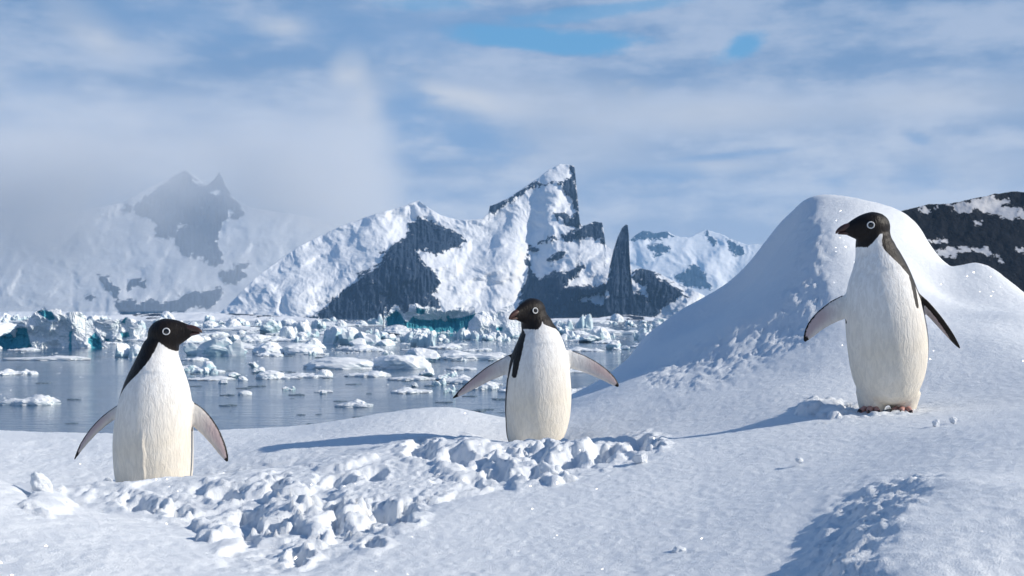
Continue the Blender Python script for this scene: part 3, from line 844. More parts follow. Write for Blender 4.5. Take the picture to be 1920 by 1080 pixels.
def penguin(label, d, x0, y0, sc, feet, body, head, flips, darts, neck_low, body_yaw, legs=None, th_neck=(80, 75), crease=None):
    """traced from a photo crop with origin (x0, y0) and scale sc; feet = crop point between the feet"""
    s = d / F / sc                                          # metres per crop pixel
    fx, fz = feet
    root_p = P(x0 + fx / sc, y0 + fz / sc, d)
    cv = lambda a, b, y=0.0: np.array([(a - fx) * s, y, (fz - b) * s])
    rows = sorted([((fz - r[0]) * s, (0.5 * (r[1] + r[2]) - fx) * s, 0.5 * (r[2] - r[1]) * s) for r in body])
    B = lerp_rows(rows, 70)
    shells = []
    top = np.linspace(0, 1, 6)[1:]
    path = np.stack([B[:, 1], 0.012 * np.sin(np.linspace(0, 3.1, len(B))) * -1, B[:, 0]], 1)
    rx = B[:, 2].copy(); ry = B[:, 2] * 0.90
    # round the bottom
    b0 = np.array([(path[0, 0], path[0, 1], path[0, 2] - q) for q in (0.030, 0.024, 0.012)])
    path = np.vstack([b0, path]); rx = np.concatenate([rx[0] * np.array([.25, .62, .88]), rx]); ry = np.concatenate([ry[0] * np.array([.25, .62, .88]), ry])
    shells.append(tube(path, rx, 40, W=(1, 0, 0), rad2=ry))
    # head
    hx, hz, hy, yaw, pitch, roll = head
    hc = cv(hx, hz, hy)
    a = R(yaw)
    Fw = np.array([math.sin(a) * math.cos(R(pitch)), -math.cos(a) * math.cos(R(pitch)), math.sin(R(pitch))])
    Sd = np.array([math.cos(a), math.sin(a), 0.0])
    Up = np.cross(Sd, Fw); Up = Up / np.linalg.norm(Up)
    if Up[2] < 0:
        Up = -Up
    hs = 1.0
    hp = np.array([hc + Fw * q[0] + Up * q[1] for q in HEAD])
    shells.append(tube(hp, HEAD[:, 3], 28, W=Sd, rad2=HEAD[:, 2]))
    # neck
    nl = path[-1]
    npts = hermite_path([path[-10], nl, 0.5 * (nl + hc) + np.array([0, 0.006, -0.004]), hc + Fw * -0.012 - Up * 0.012], 22)
    nr = np.linspace(rx[-10] * 0.97, 0.053, 22)
    nr = np.interp(np.linspace(0, 1, 22), [0, .35, .7, 1], [rx[-10] * 0.97, rx[-1], 0.5 * (rx[-1] + .052), .051])
    shells.append(tube(npts, nr, 32, W=(1, 0, 0)))
    # flippers
    fl_data = []
    for (pts, tilt, ybase, edge_k) in flips:
        pts = np.array(pts, float)
        c = np.array([cv(q[0], q[1], ybase + q[3]) for q in pts])
        w = pts[:, 2] * s * 0.5
        hp_ = hermite_path(np.column_stack([c, w]), 40)
        c, w = hp_[:, :3], hp_[:, 3]
        T = np.gradient(c, axis=0); T /= np.linalg.norm(T, axis=1)[:, None]
        up = np.cross(T, np.array([0, 1.0, 0])); up /= np.linalg.norm(up, axis=1)[:, None]
        up = np.where(up[:, 2:3] < 0, -up, up)
        Wd = up * math.cos(R(tilt)) + np.array([0, 1.0, 0]) * math.sin(R(tilt))
        th = np.linspace(0.011, 0.0045, 40)
        shells.append(tube(c, np.maximum(w, 0.004), 20, W=Wd, rad2=th))
        N = np.cross(T, Wd); N /= np.linalg.norm(N, axis=1)[:, None]
        N = np.where(N[:, 1:2] > 0, N, -N)
        fl_data.append((c, w, Wd, N, th, edge_k))
    # legs
    if legs is None:
        zc = path[4]
        legs = [(fx - 62 * sc / 2.5, fx + 62 * sc / 2.5)]
    lg = []
    for lx in legs[0]:
        p1 = cv(lx, fz - 100 * sc / 2.5, 0.0); p2 = cv(lx, fz - 8 * sc / 2.5, 0.01)
        shells.append(tube(hermite_path([p1, 0.5 * (p1 + p2), p2], 10), np.linspace(.058, .042, 10), 20, W=(1, 0, 0)))
        lg.append(p2)
    V, Fs = join_shells(shells)
    me0 = mesh_poly('tmp', V, Fs)
    ob0 = bpy.data.objects.new('tmp', me0); COL.objects.link(ob0)
    md = ob0.modifiers.new('r', 'REMESH'); md.mode = 'VOXEL'; md.voxel_size = 0.0032
    dg = bpy.context.evaluated_depsgraph_get(); dg.update()
    me = bpy.data.meshes.new_from_object(ob0.evaluated_get(dg))
    bpy.data.objects.remove(ob0)
    nv = len(me.vertices)
    co = np.zeros(nv * 3, np.float32); me.vertices.foreach_get('co', co); co = co.reshape(-1, 3).astype(float)
    ed = np.zeros(len(me.edges) * 2, np.int32); me.edges.foreach_get('vertices', ed); ed = ed.reshape(-1, 2)
    deg = np.bincount(ed.ravel(), minlength=nv)[:, None]
    # parts of the flippers that stand clear of the trunk keep their thickness: smooth less there
    zcl = np.clip(co[:, 2], B[0, 0], B[-1, 0])
    bx = np.interp(zcl, B[:, 0], B[:, 1]); bw = np.interp(zcl, B[:, 0], B[:, 2])
    lat = np.abs(co[:, 0] - bx) - bw * 1.0
    wgt = np.where((lat > 0.01) & (co[:, 2] < B[-1, 0]), 0.25, 0.75)[:, None]
    for it in range(16):
        sm = np.zeros_like(co)
        for c in range(3):
            sm[:, c] = np.bincount(ed[:, 0], co[ed[:, 1], c], nv) + np.bincount(ed[:, 1], co[ed[:, 0], c], nv)
        co = co + wgt * (sm / np.maximum(deg, 1) - co)
    if crease:                                              # a fold of feathers down the belly
        q = cv(crease[0], crease[1]); q2 = cv(crease[0], crease[2])
        wob = 0.004 * vn2(co[:, 2] * 30, co[:, 2] * 0, 5)
        co[:, 1] -= np.where(co[:, 1] < 0, 0.0045 * np.exp(-((co[:, 0] - q[0] - wob) / 0.006) ** 2) * sstep(co[:, 2], q2[2] - .02, q2[2] + .06) * sstep(co[:, 2], q[2], q[2] - .09), 0)
    # pattern: 'dark' is a signed distance, positive on the black plumage
    hr = co - hc
    fwd, upz, sid = hr @ Fw, hr @ Up, hr @ Sd
    zb = np.interp(fwd, [-.09, -.06, -.050, -.043, -.033, -.02, -.007, .006, .020, .034, .045, .06], [-.095, -.095, -.085, -.060, -.038, -.027, -.030, -.043, -.060, -.072, -.070, -.066])
    dk_head = np.where(hr[:, 2] > -.17, upz - zb, -1) * 0.8
    zt, zl = hc[2] - 0.05, (fz - neck_low) * s
    tw = sstep(co[:, 2], zl, zt)
    yawz = R(body_yaw) + (R(yaw) - R(body_yaw)) * tw
    npz = npts[:, 2]
    axx = np.where(co[:, 2] < B[-1, 0], bx, np.interp(co[:, 2], npz, npts[:, 0]))
    axy = np.where(co[:, 2] < B[-1, 0], 0.0, np.interp(co[:, 2], npz, npts[:, 1]))
    rel = np.stack([co[:, 0] - axx, co[:, 1] - axy], 1)
    ang = np.arctan2(rel[:, 0], -rel[:, 1]) - yawz
    ang = np.abs((ang + math.pi) % (2 * math.pi) - math.pi)
    hfrac = (co[:, 2] - B[0, 0]) / (zt - B[0, 0])
    th0 = R(1) * np.interp(hfrac, [0, .1, .55, .72, .85, .95, 1.1], [112, 92, 88, 80, 0.5 * (78 + th_neck[0]), th_neck[0], th_neck[1]])
    dk_back = (ang - th0) * np.hypot(rel[:, 0], rel[:, 1])
    dk_back = np.where(co[:, 2] > hc[2] + 0.03, -1, dk_back)
    dark = np.maximum(dk_head, dk_back)
    for (a0, b0_, a1, b1, rr, sgn) in darts:                 # black spur running down in front of the flipper root
        p, q = cv(a0, b0_), cv(a1, b1)
        e = (q - p)[[0, 2]]; r0 = co[:, [0, 2]] - p[[0, 2]]
        tt = np.clip((r0 @ e) / (e @ e), 0, 1)
        dd = np.linalg.norm(r0 - tt[:, None] * e, axis=1)
        dark = np.maximum(dark, np.where(co[:, 1] < 0.03, rr * s * (1 - 0.45 * tt) - dd, -1))
    skin = np.zeros(nv)
    for (c, w, Wd, N, th, edge_k) in fl_data:
        D = np.full(nv, 1e9); K = np.zeros(nv, int)
        for i in range(len(c)):
            q = np.linalg.norm(co - c[i], axis=1)
            u = q < D
            D[u] = q[u]; K[u] = i
        r_ = co - c[K]
        uu = np.einsum('ij,ij->i', r_, Wd[K]); nn = np.einsum('ij,ij->i', r_, N[K])
        on = (lat > -0.004) & (np.abs(uu) < w[K] * 1.25 + 0.006) & (np.abs(nn) < 0.02) & (D < np.maximum(w[K], .012) * 1.6 + 0.01) & (K > 2)
        tpos = K / (len(c) - 1.0)
        edge_w = (0.0048 + 0.0038 * tpos) * edge_k
        dkf = np.maximum(uu - (w[K] - edge_w), nn - th[K] * 0.15)
        dkf = np.maximum(dkf, (tpos - 0.88) * 0.12 + 0.4 * (uu / np.maximum(w[K], .004)) * 0.004)
        dark = np.where(on, dkf, dark)
        skin = np.where(on, sstep(tpos, 0.08, 0.5) * (0.35 + 0.65 * sstep(uu / np.maximum(w[K], .004), -0.9, 0.2)), skin)
    cream = sstep(co[:, 2], 0.52, 0.18) * 0.75
    me2 = me
    me2.vertices.foreach_set('co', co.astype(np.float32).ravel())
    attr(me2, 'dark', dark); attr(me2, 'skin', skin); attr(me2, 'cream', cream)
    me2.polygons.foreach_set('use_smooth', np.full(len(me2.polygons), True))
    me2.materials.clear(); me2.update()
    me2.name = 'penguin_body'
    root = bpy.data.objects.new('penguin', None); COL.objects.link(root)
    root.location = tuple(root_p); root.empty_display_size = 0.1
    tag(root, label, 'penguin', 'penguins standing on the snow')
    obj('body', me2, M['plum'], root)
    # eyes on the skull, found by casting rays at it
    tris = np.zeros(len(me2.polygons) * 4, np.int32)
    bvh = BVHTree.FromPolygons([Vector(v) for v in co], [tuple(p.vertices) for p in me2.polygons])
    for sg in (-1, 1):
        o_ = Vector(hc + Fw * 0.022 + Up * 0.004 + Sd * sg * 0.2)
        hit, nrm, _, _ = bvh.ray_cast(o_, Vector(-Sd * sg))
        if hit is None:
            continue
        nrm = (nrm * 0.6 + Vector(Sd * sg) * 0.4).normalized()
        bm = bmesh.new()
        bmesh.ops.create_uvsphere(bm, u_segments=18, v_segments=10, radius=0.0098)
        for v in bm.verts:
            v.co.z *= 0.45
        em = bpy.data.meshes.new('eye'); bm.to_mesh(em); bm.free()
        em.polygons.foreach_set('use_smooth', np.full(len(em.polygons), True))
        e = obj('eye', em, M['eye'], root)
        q = nrm.to_track_quat('Z', 'Y')
        e.matrix_local = Matrix.Translation(hit + nrm * 0.0002) @ q.to_matrix().to_4x4()
        rp = [(0.0108 * math.cos(k) * 1.06, 0.0108 * math.sin(k), 0.0) for k in np.linspace(0, 2 * math.pi, 29)]
        rv, rf = [], []
        for i, p in enumerate(rp[:-1]):
            rad = Vector(p).normalized()
            for j in range(8):
                b = j * math.pi / 4
                rv.append(Vector(p) + rad * 0.0021 * math.cos(b) + Vector((0, 0, 0.0021 * math.sin(b))))
                i2 = (i + 1) % 28; j2 = (j + 1) % 8
                rf.append((i * 8 + j, i2 * 8 + j, i2 * 8 + j2, i * 8 + j2))
        er = obj('eye_ring', mesh_poly('eye_ring', rv, rf), M['ring'], e)
        er.location = (0, 0, 0.0012)
    # bill
    up_s = [(.066, .004, .014, .0155), (.080, .005, .0140, .0140), (.096, .002, .0130, .0118), (.109, -.002, .0108, .0090), (.120, -.007, .0078, .0064), (.128, -.0125, .0044, .0040), (.1315, -.0175, .0018, .0018)]
    lo_s = [(.064, -.019, .0100, .0135), (.080, -.0175, .0075, .0110), (.096, -.0170, .0066, .0092), (.110, -.0172, .0050, .0068), (.120, -.0178, .0032, .0042), (.1245, -.0182, .0013, .0013)]
    for nm, sec in (('upper_beak', up_s), ('lower_beak', lo_s)):
        sec = np.array(sec)
        v, f = tube([hc + Fw * q[0] + Up * q[1] for q in sec], sec[:, 3], 16, W=Sd, rad2=sec[:, 2])
        obj(nm, mesh_poly(nm, v, f), M['beak'], root)
    # feet with three toes each
    ya = R(body_yaw)
    fw2 = np.array([math.sin(ya), -math.cos(ya), 0]); sd2 = np.array([math.cos(ya), math.sin(ya), 0])
    for p2 in lg:
        sh = []
        base = np.array([p2[0], p2[1], 0.016])
        tips = []
        for k in (-1, 0, 1):
            dr = fw2 * math.cos(k * .42) + sd2 * math.sin(k * .42)
            e = base + dr * (0.082 if k == 0 else 0.072) + np.array([0, 0, -0.008])
            sh.append(tube(hermite_path([base - dr * 0.03 + np.array([0, 0, .012]), base + dr * 0.03 + np.array([0, 0, .004]), e], 8), np.linspace(.017, .0085, 8), 10, rad2=np.linspace(.014, .008, 8), W=np.cross(dr, (0, 0, 1))))
            tips.append((e, dr))
        v, f = join_shells(sh)
        fo = obj('foot', mesh_poly('foot', v, f), M['foot'], root)
        for e, dr in tips:
            v, f = tube([e, e + dr * 0.010 + np.array([0, 0, .002]), e + dr * 0.020 + np.array([0, 0, -.004])], [.0055, .004, .0008], 8)
            obj('claw', mesh_poly('claw', v, f), M['claw'], fo)
    # stiff wedge tail
    zt_ = B[0, 0] + 0.035
    tb = np.array([B[4, 1], 0, zt_]) - fw2 * B[3, 2] * 0.55
    te = np.array([B[4, 1], 0, 0.03]) - fw2 * (B[3, 2] * 0.9 + 0.055)
    v, f = tube(hermite_path([tb, 0.5 * (tb + te), te], 10), np.interp(np.linspace(0, 1, 10), [0, .6, 1], [.040, .034, .006]), 14, W=sd2, rad2=np.linspace(.018, .003, 10))
    obj('tail', mesh_poly('tail', v, f), M['claw'], root)
    return root


# right-hand penguin: feet in view, head in profile
pen_c = penguin('penguin with both feet showing, standing on the ridge before the tall snow mound', 4.0, 1440, 370, 2.5125, (565, 1012),
                body=[(938, 448, 690), (880, 408, 722), (800, 388, 738), (700, 374, 746), (600, 364, 733), (500, 361, 706), (420, 370, 686), (330, 398, 650), (260, 414, 606)],
                head=(482, 141, -0.015, -84, -3, 0),
                flips=[([(392, 505, 118, 0), (325, 528, 108, -.01), (262, 563, 92, -.02), (212, 604, 76, -.025), (180, 645, 54, -.03), (160, 679, 14, -.03)], 8, 0.0, 1.0),
                       ([(655, 440, 70, 0.0), (700, 488, 84, -.03), (755, 555, 84, -.045), (815, 632, 64, -.05), (850, 680, 40, -.05), (874, 710, 8, -.05)], -74, -0.01, 3.2)],
                darts=[(645, 380, 657, 515, 17, 1)], neck_low=430, body_yaw=-24, legs=[(492, 642)], th_neck=(84, 108))
# left-hand penguin
pen_a = penguin('penguin with a creased cream belly and raised beak beside a small upright snow chunk', 4.0, 100, 560, 2.8425, (545, 1105),
                body=[(1080, 410, 680), (1040, 360, 725), (950, 338, 742), (850, 331, 746), (750, 329, 746), (650, 342, 745), (560, 358, 743), (480, 378, 731), (400, 408, 706), (330, 444, 678), (290, 462, 660)],
                head=(603, 185, -0.005, 82, 9, 0),
                flips=[([(400, 565, 60, 0), (345, 600, 62, -.01), (280, 648, 58, -.02), (222, 708, 50, -.025), (168, 780, 36, -.03), (129, 853, 8, -.03)], 10, 0.0, 1.0),
                       ([(700, 590, 120, 0), (775, 628, 112, -.01), (838, 690, 96, -.02), (888, 762, 74, -.025), (925, 830, 46, -.03), (940, 865, 14, -.03)], 8, 0.0, 1.0)],
                darts=[], neck_low=545, body_yaw=16, th_neck=(80, 84), crease=(540, 640, 960))
# middle penguin
pen_b = penguin('penguin with both flippers spread wide, looking down sideways towards the water', 4.7, 820, 520, 3.1763, (588, 1066),
                body=[(1040, 470, 690), (1000, 425, 725), (950, 405, 745), (850, 402, 786), (750, 402, 798), (650, 408, 798), (560, 419, 790), (480, 438, 779), (400, 464, 760), (340, 488, 728), (305, 500, 700)],
                head=(562, 200, -0.012, -47, -8, 0),
                flips=[([(470, 500, 112, 0), (395, 530, 104, -.01), (305, 573, 88, -.02), (215, 632, 66, -.025), (145, 682, 44, -.03), (92, 718, 8, -.03)], 8, 0.0, 1.0),
                       ([(760, 478, 112, 0), (850, 505, 104, -.01), (930, 540, 92, -.02), (1000, 582, 74, -.025), (1050, 622, 50, -.03), (1077, 650, 14, -.03)], 8, 0.0, 1.0)],
                darts=[(497, 345, 458, 578, 27, 1)], neck_low=330, body_yaw=19, th_neck=(70, 78))


# ------------------------------------------------------------------ ice on the water
def ico(sub):
    bm = bmesh.new()
    bmesh.ops.create_icosphere(bm, subdivisions=sub, radius=1.0)
    V = np.array([v.co[:] for v in bm.verts]); Fq = np.array([[v.index for v in f.verts] for f in bm.faces])
    bm.free()
    return V, Fq


ICO3, ICO4, ICO2 = ico(3), ico(4), ico(2)


def chunk_pts(D, rng, npl=11, rough=0.10, seed=0, fq=2.2):
    """angular block: directions D pushed out to a random set of planes, then roughened"""
    nrm = rng.normal(size=(npl, 3)); nrm /= np.linalg.norm(nrm, axis=1)[:, None]
    hh = rng.uniform(0.55, 1.0, npl)
    dots = D @ nrm.T
    r = np.where(dots > 0.05, hh / np.maximum(dots, 0.05), 9.0).min(1)
    r = np.minimum(r, 1.35)
    Pn = D * r[:, None]
    return Pn * (1 + rough * fbm3(Pn * fq + seed, 4, seed, ridged=True))[:, None]


def norm_ice(V, below=0.25):
    """width 1 in x, height 1 above the waterline"""
    V = V.copy()
    V[:, 0] -= 0.5 * (V[:, 0].min() + V[:, 0].max()); V[:, 1] -= V[:, 1].mean()
    w = V[:, 0].max() - V[:, 0].min()
    V[:, :2] /= w
    z0 = V[:, 2].min(); z1 = V[:, 2].max()
    V[:, 2] = (V[:, 2] - z0) / (z1 - z0) * (1 + below) - below
    return V


def ice_mesh(kind, seed):
    rng = np.random.default_rng(seed)
    if kind == 'floe':                       # flat plate with a worn edge and a hump or two
        V, Fq = ICO4; V = V.copy()
        r = 1 + 0.55 * fbm2(np.cos(np.arctan2(V[:, 1], V[:, 0])) * 2.4 + seed, np.sin(np.arctan2(V[:, 1], V[:, 0])) * 2.4, 4, seed)
        z = np.sign(V[:, 2]) * np.abs(V[:, 2]) ** 0.55
        h = 0.40 + 0.35 * fbm2(V[:, 0] * 2.2 + seed * 3.1, V[:, 1] * 2.2, 4, seed + 3) + 0.4 * np.maximum(fbm2(V[:, 0] * 5 + seed, V[:, 1] * 5, 3, seed + 13), 0) + 0.5 * np.exp(-((V[:, 0] - rng.uniform(-.5, .5)) / .35) ** 2 - ((V[:, 1] - rng.uniform(-.3, .3)) / .5) ** 2)
        V = np.stack([V[:, 0] * r, V[:, 1] * r * 0.8, np.where(z > 0, z * h, z * 0.4)], 1)
        return mesh_np('ice_floe', norm_ice(V), Fq, False)
    if kind == 'hump':                       # rounded, snow-laden
        V, Fq = ICO4
        V = V * (1 + 0.28 * fbm3(V * 1.2 + seed, 4, seed))[:, None]
        V = V * (1 + 0.13 * fbm3(V * 2.6 + seed, 4, seed + 9, ridged=True))[:, None]
        V[:, 2] = np.where(V[:, 2] > -0.15, V[:, 2], -0.15 + 0.2 * (V[:, 2] + 0.15))
        return mesh_np('ice_hump', norm_ice(V, 0.2), Fq, False)
    if kind == 'block':                      # one broken block
        V, Fq = ICO4
        V = chunk_pts(V, rng, 10, 0.16, seed)
        return mesh_np('ice_block', norm_ice(V, 0.3), Fq, False)
    # several blocks frozen together
    Vs, Fs, o = [], [], 0
    n = rng.integers(4, 8)
    for k in range(n):
        V, Fq = ICO3
        q = chunk_pts(V, rng, 9, 0.20, seed * 7 + k)
        sc = rng.uniform(0.35, 0.8)
        q = q * np.array([sc, sc * 0.9, sc * rng.uniform(0.7, 1.5)])
        q = q + np.array([rng.uniform(-1.1, 1.1), rng.uniform(-.5, .5), 0])
        q[:, 2] = np.maximum(q[:, 2], -0.2)
        Vs.append(q); Fs.append(Fq + o); o += len(q)
    return mesh_np('ice_cluster', norm_ice(np.vstack(Vs), 0.15), np.vstack(Fs), False)


ICE = {k: [ice_mesh(k, 100 * i + 7 + n) for n in range(c)] for i, (k, c) in enumerate((('floe', 7), ('hump', 6), ('block', 8), ('cluster', 9)))}
ICE_MAT = {'floe': 'ice_white', 'hump': 'ice_white', 'block': 'ice', 'cluster': 'ice'}
for k, L in ICE.items():
    for me in L:
        me.materials.append(M[ICE_MAT[k]])
_rng = np.random.default_rng(11)


def put_ice(kind, px, py, w, h, label, name, group=None, var=None, mat=None, depth=None, rz=None):
    d = sea_d(py)
    m = d / F
    me = ICE[kind][int(_rng.integers(len(ICE[kind]))) if var is None else var % len(ICE[kind])]
    o = bpy.data.objects.new(name, me); COL.objects.link(o)
    dp = (depth or _rng.uniform(0.7, 1.3)) * min(w, 60) * m * 1.2
    o.location = ((px - 960) / F * (d + dp * 0.4), d + dp * 0.4, 0.0)
    o.scale = (w * m, dp, h * m)
    o.rotation_euler.z = _rng.uniform(-0.35, 0.35) if rz is None else rz
    if mat:
        o.material_slots[0].link = 'OBJECT'; o.material_slots[0].material = M[mat]
    tag(o, label, 'ice', group)
    return o


# the two big icebergs are traced
def berg(crest, base, label, seed, fold, polys=(), mat='ice_blue_shade', lean=0.45, rough=0.6, jag=4.0):
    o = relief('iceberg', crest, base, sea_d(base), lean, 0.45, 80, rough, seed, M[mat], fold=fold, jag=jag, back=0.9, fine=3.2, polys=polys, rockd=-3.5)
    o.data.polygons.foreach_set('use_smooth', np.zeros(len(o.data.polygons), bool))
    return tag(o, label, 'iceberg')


C1 = lambda p: crop(p, 0, 560, 5.333)
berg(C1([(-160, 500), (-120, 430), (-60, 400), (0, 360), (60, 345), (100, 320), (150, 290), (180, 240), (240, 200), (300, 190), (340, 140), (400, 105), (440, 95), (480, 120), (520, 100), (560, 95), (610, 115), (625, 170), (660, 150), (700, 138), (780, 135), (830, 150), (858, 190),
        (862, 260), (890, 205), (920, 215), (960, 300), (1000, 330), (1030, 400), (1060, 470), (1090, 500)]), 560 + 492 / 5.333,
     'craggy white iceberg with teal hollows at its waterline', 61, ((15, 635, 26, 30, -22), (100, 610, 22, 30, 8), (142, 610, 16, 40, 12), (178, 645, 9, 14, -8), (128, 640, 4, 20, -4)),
     [C1(p) for p in ([(-40, 400), (80, 345), (150, 330), (170, 290), (270, 290), (290, 400), (330, 500), (100, 520), (-40, 500)], [(880, 400), (950, 340), (1010, 400), (1020, 500), (930, 500), (880, 440)],  # first outline paints the shade of the left side face teal
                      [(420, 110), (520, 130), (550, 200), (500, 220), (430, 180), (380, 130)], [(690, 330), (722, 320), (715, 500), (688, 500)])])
berg(C1([(900, 480), (920, 400), (930, 260), (950, 210), (1000, 200), (1100, 205), (1190, 200), (1200, 240), (1250, 180), (1290, 190), (1340, 240), (1400, 260), (1450, 300), (1500, 400), (1510, 440)]), 560 + 425 / 5.333,
     'low square-topped ice block beside the craggy iceberg', 67, ((200, 632, 8, 10, -5), (235, 630, 8, 8, -5)), [C1(p) for p in ([(1055, 400), (1100, 400), (1115, 440), (1050, 440)], [(1200, 340), (1280, 330), (1300, 380), (1220, 400)], [(1210, 200), (1270, 190), (1250, 250), (1215, 250)])])
C3 = lambda p: crop(p, 660, 560, 5.4)
berg(C3([(310, 340), (325, 90), (345, 85), (360, 170), (395, 90), (430, 62), (470, 75), (490, 130), (530, 140), (570, 120), (580, 55), (640, 45), (690, 70), (740, 90), (780, 70), (830, 80), (880, 120), (930, 130), (1010, 110), (1080, 95), (1150, 85), (1240, 90), (1260, 160),
        (1290, 250), (1310, 340)]), 560 + 352 / 5.4,
     'long iceberg with a dark teal undercut face behind the pack ice', 71, ((745, 600, 14, 22, -10), (830, 606, 50, 15, -14), (790, 578, 40, 9, 10), (860, 582, 30, 7, 10)),
     [C3(p) for p in ([(340, 200), (400, 150), (450, 110), (500, 160), (520, 210), (560, 240), (620, 180), (680, 210), (760, 215), (880, 210), (960, 140), (1000, 200), (1100, 190), (1250, 150), (1240, 210), (1180, 250), (1190, 340), (1100, 350), (950, 350), (800, 340),
                       (700, 310), (560, 300), (480, 290), (370, 310)], [(650, 90), (740, 110), (730, 160), (650, 150)])])
berg(C3([(1160, 400), (1180, 240), (1220, 200), (1270, 140), (1340, 120), (1400, 115), (1460, 130), (1520, 90), (1560, 70), (1620, 80), (1660, 150), (1720, 220), (1780, 280), (1820, 400)]), 560 + 395 / 5.4,
     'bright pale blue ice wall joined to lumps of snow', 73, ((905, 605, 16, 16, 8), (950, 600, 12, 16, 8)), [C3([(1460, 290), (1530, 290), (1520, 330), (1460, 320)])])

BIG = [  # kind, px, waterline py, width, height, label, variant, material
    ('cluster', 402, 667, 122, 34, 'jumbled blue and white ice floating beside the raised beak', 0, None),
    ('hump', 505, 664, 66, 23, 'smooth white ice hump with a rounded top before the jumbled ice', 1, None),
    ('hump', 568, 664, 80, 20, 'long low white ice hump joined to a rounded one', 2, None),
    ('block', 588, 654, 46, 20, 'blue shadowed ice wedge standing behind the white humps', 3, None),
    ('block', 508, 627, 38, 30, 'square white ice block standing alone at the pack edge', 1, None),
    ('cluster', 246, 671, 56, 28, 'pointed white ice piece floating by the black nape', 4, None),
    ('floe', 56, 760, 116, 20, 'large lone snow-covered floe on open water near the bank', 2, None),
    ('floe', 664, 764, 74, 15, 'flat floe with grey meltwater rim beyond the snow bank', 0, None),
    ('floe', 20, 704, 56, 11, 'rounded white floe touching a smaller one on open water', 5, None),
    ('floe', 52, 703, 40, 10, 'small rounded floe beside a wider white one', 1, None),
    ('floe', 88, 676, 165, 9, 'wide flat brash-strewn floe before the craggy iceberg', 3, None),
    ('cluster', 368, 699, 74, 21, 'rough ice lump low in the water behind the shoulder', 2, None),
    ('floe', 395, 714, 96, 8, 'thin white floe awash on open water', 6, None),
    ('hump', 455, 714, 20, 9, 'little round ice knob beside a thin white floe', 3, None),
    ('hump', 506, 711, 56, 16, 'domed floe with a grey shadowed edge on open water', 0, None),
    ('floe', 582, 709, 82, 9, 'narrow white floe strip behind the flipper tip', 4, None),
    ('floe', 690, 707, 88, 11, 'long white floe edged by dark water', 2, None),
    ('hump', 640, 692, 150, 22, 'broad pale grey ice swell with a sloping back', 4, None),
    ('hump', 752, 692, 120, 26, 'broad white ice hump with a teal notch', 5, None),
    ('floe', 876, 675, 150, 18, 'long pale blue flat floe with a cut edge', 1, None),
    ('block', 790, 679, 76, 26, 'white cube-like ice block at the end of a flat floe', 6, None),
    ('cluster', 640, 646, 74, 34, 'ice blocks with a teal face in the crowded pack', 5, None),
    ('cluster', 700, 648, 90, 26, 'white boulders of ice over a blue shadow in the pack', 6, None),
    ('block', 744, 629, 62, 20, 'tilted white ice slab lying on the pack', 2, None),
    ('cluster', 792, 650, 52, 30, 'white ice with a turquoise side at the edge of calm water', 7, None),
    ('block', 800, 706, 30, 17, 'round white ice ball on a small floe', 5, None),
    ('cluster', 822, 722, 30, 14, 'grey white ice nub sitting low by the outstretched flipper', 1, None),
    ('floe', 772, 738, 80, 10, 'paired flat floes with dark wet edges', 5, None),
    ('floe', 858, 716, 56, 13, 'white floe partly hidden by the flipper', 6, None),
    ('floe', 905, 731, 62, 15, 'white floe lying under the flipper', 3, None),
    ('block', 1124, 639, 17, 25, 'thin upright ice spike beyond the shoulder', 0, None),
    ('cluster', 1158, 656, 46, 18, 'lumpy white ice beside the mound foot', 3, None),
    ('cluster', 1097, 618, 34, 30, 'tall white ice pinnacle in the far pack', 8, None),
    ('floe', 1085, 748, 62, 18, 'white floe wedged between the white belly and the slope', 4, None),
    ('floe', 1090, 735, 48, 9, 'thin floe floating above the wedged one', 2, None),
    ('floe', 1150, 628, 110, 14, 'flat snow-covered floe before the mound', 1, None),
    ('floe', 440, 620, 150, 10, 'flat snowy ice field under the raised beak', 0, None),
    ('floe', 640, 612, 200, 8, 'far flat ice field below the rock wall', 5, None),
    ('floe', 1060, 607, 200, 8, 'far flat ice field below the needle', 3, None),
    ('floe', 60, 606, 240, 9, 'far flat ice field behind the craggy iceberg', 2, None),
]
for (k, px, py, w, h, lab, var, mat) in BIG:
    put_ice(k, px, py, w, h, lab, {'floe': 'ice_floe', 'hump': 'ice_hump', 'block': 'ice_block', 'cluster': 'ice_cluster'}[k], 'floating ice in the bay', var, mat, rz=0.0)


def no_go(px, py):
    return (py > 650 and px < 300 and not (py < 690 and px < 180)) and _rng.random() < 0.75


WHERE = ((250, ('around the craggy iceberg', 'between the bank and the craggy iceberg')), (560, ('below the veiled mountain', 'behind the raised beak')), (720, ('below the grey rock wall', 'beyond the snow bank')),
         (985, ('before the teal-faced iceberg', 'around the lowered flipper tip')), (9999, ('below the rock needle', 'beside the foot of the mound')))


def scatter(n, y0, y1, wr, hr, kinds, label, name, group, xr=(-60, 1240), bias=1.0, mat=None):
    c = 0
    while c < n:
        py = y0 + (y1 - y0) * _rng.random() ** bias
        px = _rng.uniform(*xr)
        if py > 640 and no_go(px, py):
            continue
        g = (py - HZ) / 60.0
        w = _rng.uniform(*wr) * (0.55 + 0.45 * min(g, 2.0)); h = w * _rng.uniform(*hr)
        k = kinds[int(_rng.integers(len(kinds)))]
        where = [t_ for lim, t_ in WHERE if px < lim][0]
        look = ('tall ' if h > 0.55 * w else 'low ') if hr[1] > 0.4 else ('wide ' if w > 0.6 * wr[1] else 'narrow ')
        put_ice(k, px, py, w, h, look + label + ' ' + where[0 if py < 640 else 1], name, group, mat=mat)
        c += 1


